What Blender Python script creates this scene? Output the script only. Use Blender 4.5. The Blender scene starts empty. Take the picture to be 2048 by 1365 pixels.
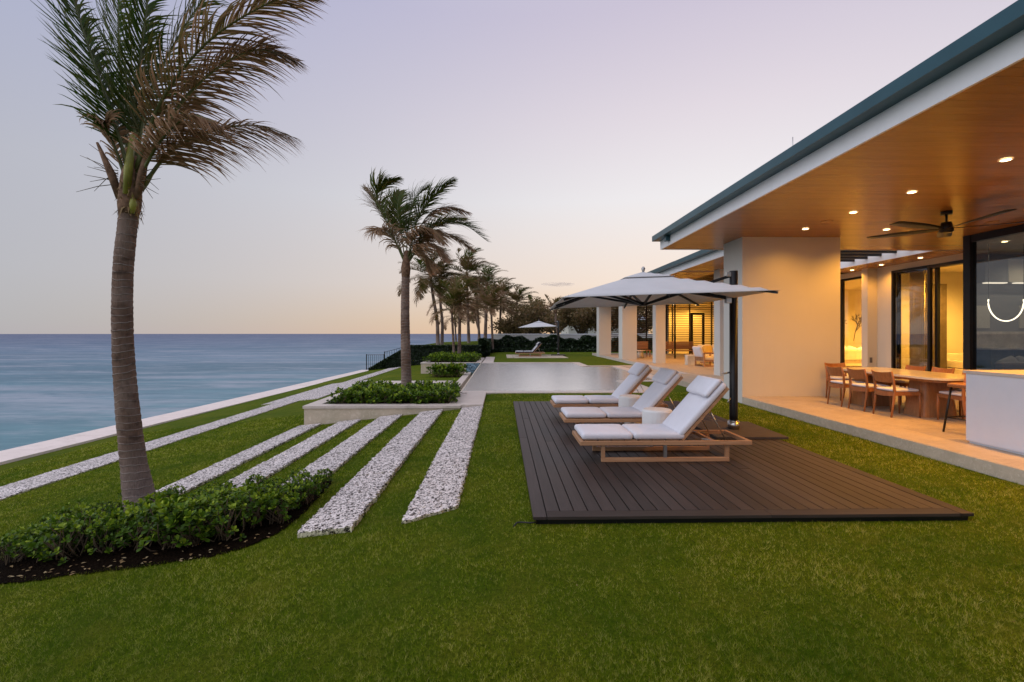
import bpy, bmesh, math, random
import numpy as np
from mathutils import Vector, Matrix

random.seed(7); rng = np.random.default_rng(11)
R = math.radians
sc = bpy.context.scene
COL = sc.collection

# ---------------------------------------------------------------- camera
cam_d = bpy.data.cameras.new('camera'); cam = bpy.data.objects.new('camera', cam_d); COL.objects.link(cam)
cam.location = (0, 0, 1.6); cam.rotation_euler = (R(90), 0, R(-1.24))
cam_d.sensor_width = 36; cam_d.lens = 36*967/2048; cam_d.shift_y = -0.0071
cam_d.clip_start = 0.05; cam_d.clip_end = 40000
sc.camera = cam
sc.render.resolution_x = 1024; sc.render.resolution_y = 682

# ---------------------------------------------------------------- world (dusk sky), added fill lamp, exposure
GLOW_AZ = 27.0                     # afterglow on the horizon, degrees clockwise from +Y
FILL_AZ, FILL_EL = -115.0, 38.0      # direction of an added fill lamp standing in for broad dusk skylight
world = bpy.data.worlds.new('World'); sc.world = world; world.use_nodes = True
wn, wl = world.node_tree.nodes, world.node_tree.links
wn.clear()
def s2l(c):
    return tuple(((v/255)/12.92 if v/255 <= .04045 else ((v/255+.055)/1.055)**2.4) for v in c) + (1,)
w_out = wn.new('ShaderNodeOutputWorld'); w_bg = wn.new('ShaderNodeBackground')
w_tc = wn.new('ShaderNodeTexCoord'); w_sep = wn.new('ShaderNodeSeparateXYZ')
wl.new(w_tc.outputs['Generated'], w_sep.inputs[0])
def wramp(stops):
    r = wn.new('ShaderNodeValToRGB'); wl.new(w_sep.outputs[2], r.inputs[0])
    e = r.color_ramp.elements
    while len(e) < len(stops): e.new(.5)
    for k, (p, c) in enumerate(stops): e[k].position = p; e[k].color = s2l(c)
    return r
ramp_sun = wramp([(0, (255,208,158)), (.023, (255,214,168)), (.10, (255,233,214)), (.26, (251,246,246)), (.40, (243,231,236)), (.55, (228,213,225)), (1, (214,216,235))])
ramp_off = wramp([(0, (168,174,186)), (.023, (168,176,187)), (.10, (172,177,188)), (.26, (174,177,190)), (.40, (168,175,199)), (.55, (163,173,207)), (1, (214,216,235))])
w_dot = wn.new('ShaderNodeVectorMath'); w_dot.operation = 'DOT_PRODUCT'
wl.new(w_tc.outputs['Generated'], w_dot.inputs[0])
w_dot.inputs[1].default_value = (math.sin(R(GLOW_AZ)), math.cos(R(GLOW_AZ)), 0)
w_m1 = wn.new('ShaderNodeMath'); w_m1.operation = 'MULTIPLY_ADD'; w_m1.inputs[1].default_value = .5; w_m1.inputs[2].default_value = .5
wl.new(w_dot.outputs['Value'], w_m1.inputs[0])
w_m2 = wn.new('ShaderNodeMath'); w_m2.operation = 'POWER'; w_m2.inputs[1].default_value = 4.4
wl.new(w_m1.outputs[0], w_m2.inputs[0])
w_mix = wn.new('ShaderNodeMixRGB'); wl.new(w_m2.outputs[0], w_mix.inputs[0]); wl.new(ramp_off.outputs[0], w_mix.inputs[1]); wl.new(ramp_sun.outputs[0], w_mix.inputs[2])
w_sky = wn.new('ShaderNodeTexSky'); w_sky.sky_type = 'NISHITA'; w_sky.sun_disc = False
w_sky.sun_elevation = R(FILL_EL); w_sky.sun_rotation = R(FILL_AZ); w_sky.air_density = 1.0; w_sky.dust_density = 1.5  # sky's own sun turned to match the added fill lamp
w_sc = wn.new('ShaderNodeVectorMath'); w_sc.operation = 'SCALE'; w_sc.inputs['Scale'].default_value = .1
wl.new(w_sky.outputs[0], w_sc.inputs[0])
w_mx2 = wn.new('ShaderNodeMixRGB'); w_mx2.inputs[0].default_value = .06
wl.new(w_mix.outputs[0], w_mx2.inputs[1]); wl.new(w_sc.outputs[0], w_mx2.inputs[2])
wl.new(w_mx2.outputs[0], w_bg.inputs[0]); w_bg.inputs[1].default_value = 1.0
wl.new(w_bg.outputs[0], w_out.inputs[0])

fill_d = bpy.data.lights.new('sun', 'SUN'); sun = bpy.data.objects.new('sun', fill_d); COL.objects.link(sun)  # soft fill lamp added to brighten surfaces; the real sun is already down
fill_d.energy = 1.5; fill_d.angle = R(80); fill_d.color = (.97, .96, 1.0)
sun.rotation_euler = (R(90-FILL_EL), 0, R(180-FILL_AZ))
vs = sc.view_settings; vs.view_transform = 'Standard'; vs.look = 'None'; vs.exposure = 0.0; vs.gamma = 1.0; vs.use_curve_mapping = False
sc.cycles.use_denoising = True
sc.cycles.max_bounces = 8; sc.cycles.diffuse_bounces = 4; sc.cycles.glossy_bounces = 4; sc.cycles.transmission_bounces = 6
sc.cycles.transparent_max_bounces = 24; sc.cycles.sample_clamp_indirect = 6; sc.cycles.caustics_reflective = False; sc.cycles.caustics_refractive = False

# ---------------------------------------------------------------- materials
MATS = {}
class N:
    """tiny node-graph helper"""
    def __init__(s, name):
        s.m = bpy.data.materials.new(name); s.m.use_nodes = True
        s.t = s.m.node_tree; s.t.nodes.clear()
        s.out = s.n('ShaderNodeOutputMaterial'); MATS[name] = s.m
    def n(s, t, **k):
        x = s.t.nodes.new(t)
        for a, b in k.items(): setattr(x, a, b)
        return x
    def l(s, a, b): s.t.links.new(a, b)
    def put(s, sock, v):
        if isinstance(v, bpy.types.NodeSocket): s.l(v, sock)
        elif hasattr(sock.default_value, '__len__') and not isinstance(v, (int, float)):
            sock.default_value = tuple(v) + ((1,) if len(v) == 3 and len(sock.default_value) == 4 else ())
        else: sock.default_value = v
    def coord(s, scale=(1,1,1), kind='Object', rot=(0,0,0)):
        tc = s.n('ShaderNodeTexCoord'); mp = s.n('ShaderNodeMapping')
        s.l(tc.outputs[kind], mp.inputs[0]); mp.inputs['Scale'].default_value = scale; mp.inputs['Rotation'].default_value = rot
        return mp.outputs[0]
    def world(s, scale=(1,1,1)):
        g = s.n('ShaderNodeNewGeometry'); mp = s.n('ShaderNodeMapping')
        s.l(g.outputs['Position'], mp.inputs[0]); mp.inputs['Scale'].default_value = scale
        return mp.outputs[0]
    def noise(s, vec, scale, detail=4, rough=.55, dist=0):
        x = s.n('ShaderNodeTexNoise'); s.l(vec, x.inputs['Vector']); x.inputs['Scale'].default_value = scale
        x.inputs['Detail'].default_value = detail; x.inputs['Roughness'].default_value = rough; x.inputs['Distortion'].default_value = dist
        return x.outputs['Fac']
    def voro(s, vec, scale, feature='F1', out='Distance'):
        x = s.n('ShaderNodeTexVoronoi', feature=feature); s.l(vec, x.inputs['Vector']); x.inputs['Scale'].default_value = scale
        return x.outputs[out]
    def ramp(s, fac, stops, interp='LINEAR'):
        r = s.n('ShaderNodeValToRGB'); s.put(r.inputs[0], fac); e = r.color_ramp.elements; r.color_ramp.interpolation = interp
        while len(e) < len(stops): e.new(.5)
        for k, (p, c) in enumerate(stops):
            e[k].position = p; e[k].color = (tuple(c)+(1,)) if hasattr(c, '__len__') else (c, c, c, 1)
        return r.outputs[0]
    def mix(s, fac, a, b, mode='MIX'):
        x = s.n('ShaderNodeMixRGB', blend_type=mode); s.put(x.inputs[0], fac); s.put(x.inputs[1], a); s.put(x.inputs[2], b); return x.outputs[0]
    def math(s, op, a, b=0, c=0):
        x = s.n('ShaderNodeMath', operation=op); s.put(x.inputs[0], a); s.put(x.inputs[1], b); s.put(x.inputs[2], c); return x.outputs[0]
    def rnd(s):
        return s.n('ShaderNodeObjectInfo').outputs['Random']
    def bump(s, h, strength=.3, dist=.01):
        b = s.n('ShaderNodeBump'); s.l(h, b.inputs['Height']); b.inputs['Strength'].default_value = strength; b.inputs['Distance'].default_value = dist
        return b.outputs[0]
    def pbr(s, color, rough=.6, normal=None, metal=0, spec=.5, out=True, **k):
        p = s.n('ShaderNodeBsdfPrincipled'); s.put(p.inputs['Base Color'], color); s.put(p.inputs['Roughness'], rough)
        p.inputs['Metallic'].default_value = metal; p.inputs['Specular IOR Level'].default_value = spec
        if normal is not None: s.l(normal, p.inputs['Normal'])
        for a, b in k.items(): s.put(p.inputs[a.replace('_', ' ')], b)
        if out: s.l(p.outputs[0], s.out.inputs[0])
        return p.outputs[0]
    def mixs(s, fac, a, b):
        x = s.n('ShaderNodeMixShader'); s.put(x.inputs[0], fac); s.l(a, x.inputs[1]); s.l(b, x.inputs[2]); return x.outputs[0]
    def surf(s, sh): s.l(sh, s.out.inputs[0])

def simple(name, color, rough=.6, metal=0, spec=.5, var=.08, scale=6, bump=0, bscale=60):
    n = N(name); v = n.coord()
    f = n.noise(v, scale)
    lo = tuple(c*(1-var) for c in color); hi = tuple(min(1, c*(1+var)) for c in color)
    col = n.ramp(f, [(.3, lo), (.7, hi)])
    nm = n.bump(n.noise(v, bscale, 3), bump, .004) if bump else None
    n.pbr(col, rough, nm, metal, spec)
    return n.m

# lawn
n = N('lawn'); v = n.world()
big = n.noise(v, .7, 5, .65); mid = n.noise(v, 2.6, 5, .68, .4); fin = n.noise(v, 60, 3, .7); fin2 = n.noise(v, 230, 2, .7)
c1 = n.ramp(big, [(.32, (.060,.112,.003)), (.5, (.106,.153,.005)), (.68, (.162,.180,.008))])
c2 = n.mix(n.ramp(mid, [(.48, 0), (.70, .7)]), c1, (.17,.18,.015))
c3 = n.mix(n.ramp(fin, [(.36, .85), (.56, 0)]), c2, (.030,.048,.002))
c4 = n.mix(n.ramp(fin2, [(.45, 0), (.8, .5)]), c3, (.13,.15,.03))
n.pbr(c4, .85, n.bump(n.mix(.5, fin, fin2), .9, .03), spec=.04)
# grass blades
n = N('grass_blade'); v = n.world()
at = n.n('ShaderNodeAttribute', attribute_name='tint').outputs['Fac']
big = n.noise(v, 2.6, 5, .68, .4); b2 = n.noise(v, .7, 5, .65)
c = n.ramp(at, [(0, (.021,.048,.001)), (.30, (.098,.172,.002)), (.60, (.212,.300,.006)), (.85, (.38,.42,.025)), (1, (.58,.55,.15))])
c = n.mix(n.ramp(big, [(.48, 0), (.70, .55)]), c, (.26,.27,.020))
c = n.mix(n.ramp(b2, [(.34, .65), (.55, 0)]), c, (.055,.145,.004))
a = n.pbr(c, .7, spec=.06, out=False); t = n.n('ShaderNodeBsdfTranslucent'); n.put(t.inputs[0], c)
n.surf(n.mixs(.45, a, t.outputs[0]))
# mulch
n = N('mulch'); v = n.world()
f = n.noise(v, 26, 5, .7); g = n.voro(v, 45)
n.pbr(n.ramp(f, [(.35, (.004,.0025,.0015)), (.62, (.012,.007,.004)), (.85, (.04,.022,.012))]), .9, n.bump(n.mix(.5, f, g), 1, .04), spec=.02)
# coral stone: bleached top with deep worm holes
def coral(name, toned):
    n = N(name); v = n.world()
    w = n.n('ShaderNodeVectorMath', operation='ADD'); n.l(v, w.inputs[0])
    nz = n.n('ShaderNodeTexNoise'); n.l(v, nz.inputs['Vector']); nz.inputs['Scale'].default_value = 26
    sc_ = n.n('ShaderNodeVectorMath', operation='SCALE'); n.l(nz.outputs['Color'], sc_.inputs[0]); sc_.inputs['Scale'].default_value = .045
    n.l(sc_.outputs[0], w.inputs[1])
    a = n.noise(w.outputs[0], 35, 2, .55, .9); b = n.noise(w.outputs[0], 100, 3, .6)
    h = n.math('MULTIPLY_ADD', b, .38, n.math('MULTIPLY', a, .62))
    body = n.mix(n.ramp(n.noise(v, 2.5, 4), [(.3, 0), (.7, 1)]), (.88,.79,.745), (.75,.67,.625))
    body = n.mix(n.ramp(n.noise(v, 9, 3), [(.5, 0), (.75, .5)]), body, (.86,.80,.77))
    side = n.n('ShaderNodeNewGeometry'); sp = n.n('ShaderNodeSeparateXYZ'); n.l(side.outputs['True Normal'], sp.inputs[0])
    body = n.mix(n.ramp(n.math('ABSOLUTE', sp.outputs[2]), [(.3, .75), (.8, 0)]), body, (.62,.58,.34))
    pit = n.ramp(h, [(.435, 1), (.475, 0)])
    col = n.mix(pit, body, (.05,.04,.03))
    n.pbr(col, .95, n.bump(n.ramp(h, [(.39, 0), (.49, 1)]), 1, .02), spec=.15)
coral('coral_stone', 0)
# limestone / travertine
def stone(name, a, b, c, scale=2.2, vein=7, rough=.55, spec=.35):
    n = N(name); v = n.world()
    f = n.noise(v, scale, 6, .62, .8); g = n.noise(v, vein, 5, .65, 1.5); p = n.noise(v, 70, 3)
    col = n.mix(n.ramp(f, [(.3, 0), (.7, 1)]), a, b)
    col = n.mix(n.ramp(g, [(.52, 0), (.72, .8)]), col, c)
    col = n.mix(n.math('MULTIPLY', n.rnd(), .14), col, c)
    n.pbr(col, rough, n.bump(n.mix(.5, g, p), .18, .01), spec=spec)
stone('travertine', (.50,.42,.33), (.41,.33,.25), (.30,.235,.17), 3.0, 11)
stone('coping', (.64,.55,.48), (.58,.49,.42), (.50,.42,.36), rough=.5)
stone('planter_stone', (.62,.51,.38), (.50,.41,.29), (.74,.64,.52), 3, 9, .8, .2)
stone('seawall_stone', (.88,.75,.68), (.80,.68,.61), (.68,.57,.50), 1.2, 3, .75, .2)
stone('step_stone', (.56,.47,.36), (.42,.35,.26), (.68,.60,.48), 5, 16, .85, .2)
# stucco
def stucco(name, col):
    n = N(name); v = n.world()
    f = n.noise(v, .8, 4); g = n.noise(v, 130, 3)
    lo = tuple(x*.94 for x in col)
    st = n.noise(n.world((3, 3, .35)), 1.6, 4)
    c = n.mix(n.ramp(f, [(.3, 0), (.7, 1)]), col, lo)
    c = n.mix(n.ramp(st, [(.55, 0), (.85, .12)]), c, tuple(x*.7 for x in col))
    n.pbr(c, .8, n.bump(g, .12, .004), spec=.25)
stucco('white_stucco', (.64,.615,.565)); stucco('cream_stucco', (.64,.59,.50)); stucco('room_paint', (.80,.72,.55))
# woods
def wood(name, a, b, c, axis='x', rough=.5, grain=1., var=.25, spec=.4):
    n = N(name)
    s = {'x': (.7, 14, 14), 'y': (14, .7, 14), 'z': (14, 14, .7)}[axis]
    tc = n.n('ShaderNodeTexCoord'); mp = n.n('ShaderNodeMapping'); n.l(tc.outputs['Object'], mp.inputs[0]); mp.inputs['Scale'].default_value = s
    r = n.rnd(); cx = n.n('ShaderNodeCombineXYZ'); 
    for i in range(3): n.l(n.math('MULTIPLY', r, 37.+11*i), cx.inputs[i])
    n.l(cx.outputs[0], mp.inputs['Location'])
    f = n.noise(mp.outputs[0], 1.6, 5, .6, 1.2); g = n.noise(mp.outputs[0], 9, 3, .6)
    col = n.ramp(n.math('MULTIPLY_ADD', g, .35, n.math('MULTIPLY', f, .65)), [(.3, a), (.52, b), (.72, c)])
    hv = n.n('ShaderNodeHueSaturation'); n.l(col, hv.inputs['Color']); n.l(n.math('MULTIPLY_ADD', r, var, 1-var/2), hv.inputs['Value'])
    n.pbr(hv.outputs[0], rough, n.bump(n.mix(.5, f, g), .12*grain, .004), spec=spec)
wood('teak', (.30,.15,.075), (.42,.23,.12), (.52,.31,.18), 'x', .5)
wood('teak_y', (.30,.15,.075), (.42,.23,.12), (.52,.31,.18), 'y', .5)
wood('chair_wood', (.20,.075,.026), (.29,.115,.042), (.36,.16,.062), 'z', .42)
wood('table_wood', (.24,.10,.035), (.33,.15,.055), (.42,.20,.085), 'z', .4)
wood('deck_board', (.024,.017,.015), (.036,.026,.023), (.052,.039,.035), 'y', .52, 2., .55, .3)
wood('deck_board_x', (.026,.020,.017), (.040,.031,.026), (.055,.044,.038), 'x', .65, 2., .25, .22)
wood('ceiling_plank', (.29,.135,.030), (.345,.165,.041), (.40,.20,.055), 'x', .27, .4, .16, .5)
wood('slat_wood', (.05,.03,.02), (.07,.045,.03), (.09,.06,.04), 'x', .5)
# fabrics
def fabric(name, col, weave=420, wr=.5):
    n = N(name); v = n.coord(); 
    a = n.noise(v, weave, 2); b = n.noise(v, 5, 3); w = n.noise(v, 13, 3, .5, 1.)
    c = n.mix(n.ramp(b, [(.3, 0), (.7, 1)]), col, tuple(x*.93 for x in col))
    hb = n.math('MULTIPLY_ADD', w, wr, n.math('MULTIPLY', a, .12))
    n.pbr(c, .9, n.bump(hb, .5, .016), spec=.15, Sheen_Weight=.15)
fabric('white_fabric', (.70,.695,.75)); fabric('warm_fabric', (.74,.66,.52)); fabric('yellow_fabric', (.66,.45,.12)); fabric('grey_fabric', (.30,.29,.27))
n = N('canopy_fabric'); v = n.coord(); c = n.ramp(n.noise(v, 3, 3), [(.3, (.70,.69,.69)), (.7, (.76,.75,.75))])
a = n.pbr(c, .85, n.bump(n.noise(v, 6, 3), .1, .02), spec=.2, out=False); t = n.n('ShaderNodeBsdfTranslucent'); n.put(t.inputs[0], (.75,.68,.62))
n.surf(n.mixs(.22, a, t.outputs[0]))
n = N('striped_fabric'); v = n.coord()
sx = n.n('ShaderNodeSeparateXYZ'); n.l(v, sx.inputs[0])
st = n.math('FRACT', n.math('MULTIPLY', sx.outputs[1], 5.4))
n.pbr(n.ramp(st, [(0, (.02,.02,.04)), (.26, (.78,.77,.78))], 'CONSTANT'), .9)
# metals, plastics, misc
simple('black_metal', (.010,.010,.011), .38, .3, .5, .2); simple('dark_frame', (.014,.012,.012), .35, .4, .5, .15)
simple('steel', (.55,.53,.50), .28, 1., .5, .1, 30); simple('brushed', (.42,.41,.40), .4, 1., .5, .1, 30)
simple('teal_metal', (.028,.088,.110), .38, .35, .5, .12, 2); simple('white_paint', (.86,.855,.86), .6, 0, .4, .03)
simple('drum_white', (.80,.79,.78), .7, 0, .3, .03); simple('white_panel', (.66,.68,.75), .5, 0, .4, .02)
simple('grille', (.42,.24,.10), .6); simple('outlet_grey', (.16,.14,.12), .4, .3)
simple('base_slab', (.062,.048,.040), .75, 0, .3, .15, 8, .3); simple('hose_black', (.012,.012,.010), .5)
simple('cabinet_light', (.62,.61,.55), .5, 0, .3, .03); simple('olive_panel', (.17,.17,.13), .5, 0, .3, .1); simple('cabinet', (.28,.30,.33), .4, 0, .4, .03); simple('marble', (.62,.58,.50), .3, 0, .5, .2, 4); simple('art_paper', (.74,.66,.48), .8, 0, .2, .06, 3)
simple('ink', (.10,.08,.06), .8); simple('curtain', (.62,.50,.30), .9, 0, .1, .1, 5); simple('dark_room', (.10,.075,.05), .6, 0, .3, .2)
simple('table_top', (.66,.58,.44), .18, 0, .6, .12, 4)
simple('trough_dark', (.06,.075,.09), .35, 0, .5, .2)
simple('pool_ledge', (.52,.44,.33), .5, 0, .4, .1, 3)
simple('tile_roof', (.42,.42,.44), .6, 0, .3, .08, 3)
n = N('pool_plaster'); v = n.world(); n.pbr(n.ramp(n.noise(v, 1.5, 4), [(.3, (.24,.42,.50)), (.7, (.34,.52,.60))]), .6)
n = N('mosaic'); v = n.world((1,1,1)); n.pbr(n.ramp(n.n('ShaderNodeTexVoronoi').outputs['Distance'], [(0, (.1,.2,.28)), (1, (.3,.4,.5))]), .25)
n = N('mosaic'); v = n.world(); vo = n.n('ShaderNodeTexVoronoi', distance='CHEBYCHEV'); n.l(v, vo.inputs['Vector']); vo.inputs['Scale'].default_value = 14; vo.inputs['Randomness'].default_value = .15
hs = n.n('ShaderNodeHueSaturation'); hs.inputs['Color'].default_value = (.12,.19,.25,1); sr = n.n('ShaderNodeSeparateXYZ'); n.l(vo.outputs['Color'], sr.inputs[0]); n.l(n.math('MULTIPLY_ADD', sr.outputs[0], 1.5, .4), hs.inputs['Value'])
n.pbr(hs.outputs[0], .2)
def emit(name, col, s):
    n = N(name); e = n.n('ShaderNodeEmission'); e.inputs[0].default_value = tuple(col)+(1,); e.inputs[1].default_value = s; n.surf(e.outputs[0])
emit('lamp_glow', (1,.74,.36), 14); emit('loop_glow', (1,.86,.62), 4); emit('strip_glow', (1,.86,.66), 1.6)
# glass pane: clear, mirror-like at grazing angles
def pane(name, tint, ior):
    n = N(name); f = n.n('ShaderNodeFresnel'); bf = n.n('ShaderNodeNewGeometry').outputs['Backfacing']
    n.l(n.math('MULTIPLY_ADD', bf, 1/ior-ior, ior), f.inputs[0])      # same reflectance on both faces of the pane
    t = n.n('ShaderNodeBsdfTransparent'); t.inputs[0].default_value = tint+(1,)
    g = n.n('ShaderNodeBsdfGlossy'); g.inputs['Roughness'].default_value = .0; g.inputs[0].default_value = (.92,.92,.95,1)
    n.surf(n.mixs(f.outputs[0], t.outputs[0], g.outputs[0]))
pane('glass', (.92,.92,.90), 1.6); pane('glass_dark', (.78,.79,.78), 1.75)
# sea: shallow teal near the wall, deeper blue out; long smooth swell
n = N('sea'); v = n.world()
sx = n.n('ShaderNodeSeparateXYZ'); n.l(v, sx.inputs[0])
ln = n.n('ShaderNodeVectorMath', operation='LENGTH'); n.l(v, ln.inputs[0])
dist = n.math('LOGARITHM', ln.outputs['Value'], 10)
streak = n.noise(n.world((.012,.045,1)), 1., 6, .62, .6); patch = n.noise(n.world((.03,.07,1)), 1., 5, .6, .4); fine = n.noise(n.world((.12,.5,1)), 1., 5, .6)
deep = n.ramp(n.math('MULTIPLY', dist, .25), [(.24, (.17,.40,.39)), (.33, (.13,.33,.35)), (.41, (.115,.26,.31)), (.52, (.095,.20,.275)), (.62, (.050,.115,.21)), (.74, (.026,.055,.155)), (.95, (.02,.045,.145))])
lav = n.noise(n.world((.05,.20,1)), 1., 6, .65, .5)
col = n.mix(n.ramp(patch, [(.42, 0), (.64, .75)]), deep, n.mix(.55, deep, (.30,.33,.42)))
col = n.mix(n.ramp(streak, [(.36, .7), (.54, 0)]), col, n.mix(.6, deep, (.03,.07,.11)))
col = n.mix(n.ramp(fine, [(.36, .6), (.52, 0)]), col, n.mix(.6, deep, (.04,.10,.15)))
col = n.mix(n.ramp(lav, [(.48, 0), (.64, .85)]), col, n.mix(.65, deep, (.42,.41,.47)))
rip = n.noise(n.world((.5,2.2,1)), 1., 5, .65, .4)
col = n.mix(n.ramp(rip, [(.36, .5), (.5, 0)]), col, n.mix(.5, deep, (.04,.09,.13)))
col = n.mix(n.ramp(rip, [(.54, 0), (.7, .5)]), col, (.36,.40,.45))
nm = n.bump(n.math('ADD', n.math('MULTIPLY', streak, .6), n.math('MULTIPLY', fine, .4)), .3, .6)
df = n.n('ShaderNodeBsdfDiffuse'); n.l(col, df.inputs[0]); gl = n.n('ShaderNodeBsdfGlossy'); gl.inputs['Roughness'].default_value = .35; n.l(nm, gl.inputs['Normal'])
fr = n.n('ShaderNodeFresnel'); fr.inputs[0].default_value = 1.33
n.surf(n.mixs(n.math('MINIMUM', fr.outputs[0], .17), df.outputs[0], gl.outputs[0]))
# pool water
n = N('pool_water'); v = n.world((.9,.25,1))
nz = n.noise(v, 1.6, 3, .5, .6); n2 = n.noise(n.world((2.,.5,1)), 2.4, 3)
f = n.n('ShaderNodeFresnel'); f.inputs[0].default_value = 1.33
b = n.bump(n.math('MULTIPLY_ADD', nz, .7, n.math('MULTIPLY', n2, .3)), .22, .08); n.l(b, f.inputs['Normal'])
g = n.n('ShaderNodeBsdfGlossy'); g.inputs['Roughness'].default_value = .27; g.inputs[0].default_value = (1,1,1,1); n.l(b, g.inputs['Normal'])
t = n.n('ShaderNodeBsdfTransparent'); t.inputs[0].default_value = (.62,.80,.84,1)
n.surf(n.mixs(n.math('MINIMUM', n.math('MULTIPLY_ADD', f.outputs[0], 1.4, .46), .94), t.outputs[0], g.outputs[0]))
# foliage
def leafmat(name, a, b, c, rough=.35, trans=.25, spec=.5):
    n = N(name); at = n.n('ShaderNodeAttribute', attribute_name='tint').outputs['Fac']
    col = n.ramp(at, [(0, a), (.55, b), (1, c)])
    p = n.pbr(col, rough, spec=spec, out=False); t = n.n('ShaderNodeBsdfTranslucent'); n.put(t.inputs[0], col)
    n.surf(n.mixs(trans, p, t.outputs[0]))
leafmat('shrub_leaf', (.018,.044,.003), (.085,.165,.008), (.34,.43,.026), .42, .25, .2)
leafmat('hedge_leaf', (.008,.018,.005), (.018,.040,.009), (.040,.075,.016), .45, .12)
leafmat('grape_leaf', (.12,.105,.036), (.26,.175,.070), (.46,.27,.15), .5, .5)
leafmat('frond_leaf', (.045,.095,.006), (.130,.115,.022), (.34,.20,.105), .5, .42, .2)
leafmat('frond_brown', (.11,.105,.018), (.26,.155,.075), (.48,.30,.18), .5, .42, .2)
leafmat('dry_leaf', (.16,.09,.03), (.28,.18,.07), (.42,.33,.18), .8, .1)
simple('stem', (.12,.085,.05), .8, 0, .2, .3, 20, .3); simple('rachis', (.12,.13,.035), .45, 0, .4, .25, 4)
simple('sheath', (.25,.24,.035), .4, 0, .4, .35, 5); simple('fibre', (.20,.115,.070), .9, 0, .2, .5, 14, 1., 40)
# palm trunk with leaf-scar rings
n = N('palm_trunk'); v = n.coord(); nz = n.noise(v, 3.2, 5, .6); big = n.noise(n.coord((1,1,.5)), 1.3, 3)
sx = n.n('ShaderNodeSeparateXYZ'); n.l(v, sx.inputs[0])
wz = n.math('MULTIPLY_ADD', n.noise(n.coord((3,3,.8)), 1., 2), .16, sx.outputs[2])
scar = n.math('FRACT', n.math('MULTIPLY', wz, 13.)); line = n.math('MULTIPLY', n.ramp(scar, [(0, 1), (.05, 1), (.13, 0), (.95, 0), (1, 1)]), n.ramp(n.noise(n.coord((5,5,9)), 1., 3), [(.34, .05), (.52, 1)]))
fib = n.noise(n.coord((60,60,7)), 1.5, 5, .7); blot = n.noise(n.coord((7,7,16)), 1., 4, .6)
col = n.ramp(big, [(.35, (.18,.105,.070)), (.65, (.29,.195,.145))])
col = n.mix(n.ramp(fib, [(.3, .55), (.62, 0)]), col, (.10,.066,.050))
col = n.mix(n.math('MULTIPLY', line, .85), col, (.50,.41,.35))
col = n.mix(n.ramp(blot, [(.52, 0), (.68, .8)]), col, (.085,.052,.038))
col = n.mix(n.ramp(n.noise(n.coord((2.2,2.2,1.5)), 1., 4, .6), [(.5, 0), (.66, .65)]), col, (.36,.27,.22))
low = n.ramp(sx.outputs[2], [(.2, 1), (1.5, 0)])
col = n.mix(n.math('MULTIPLY', low, .65), col, n.ramp(fib, [(.3, (.25,.19,.165)), (.7, (.48,.40,.36))]))
col = n.mix(n.ramp(nz, [(.64, 0), (.72, .7)]), col, (.06,.04,.03))
n.pbr(col, .85, n.bump(n.math('ADD', n.math('MULTIPLY', line, .6), n.math('MULTIPLY', fib, .8)), 1., .025), spec=.15)
simple('bark', (.13,.095,.07), .9, 0, .2, .4, 8, .6, 20)

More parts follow.
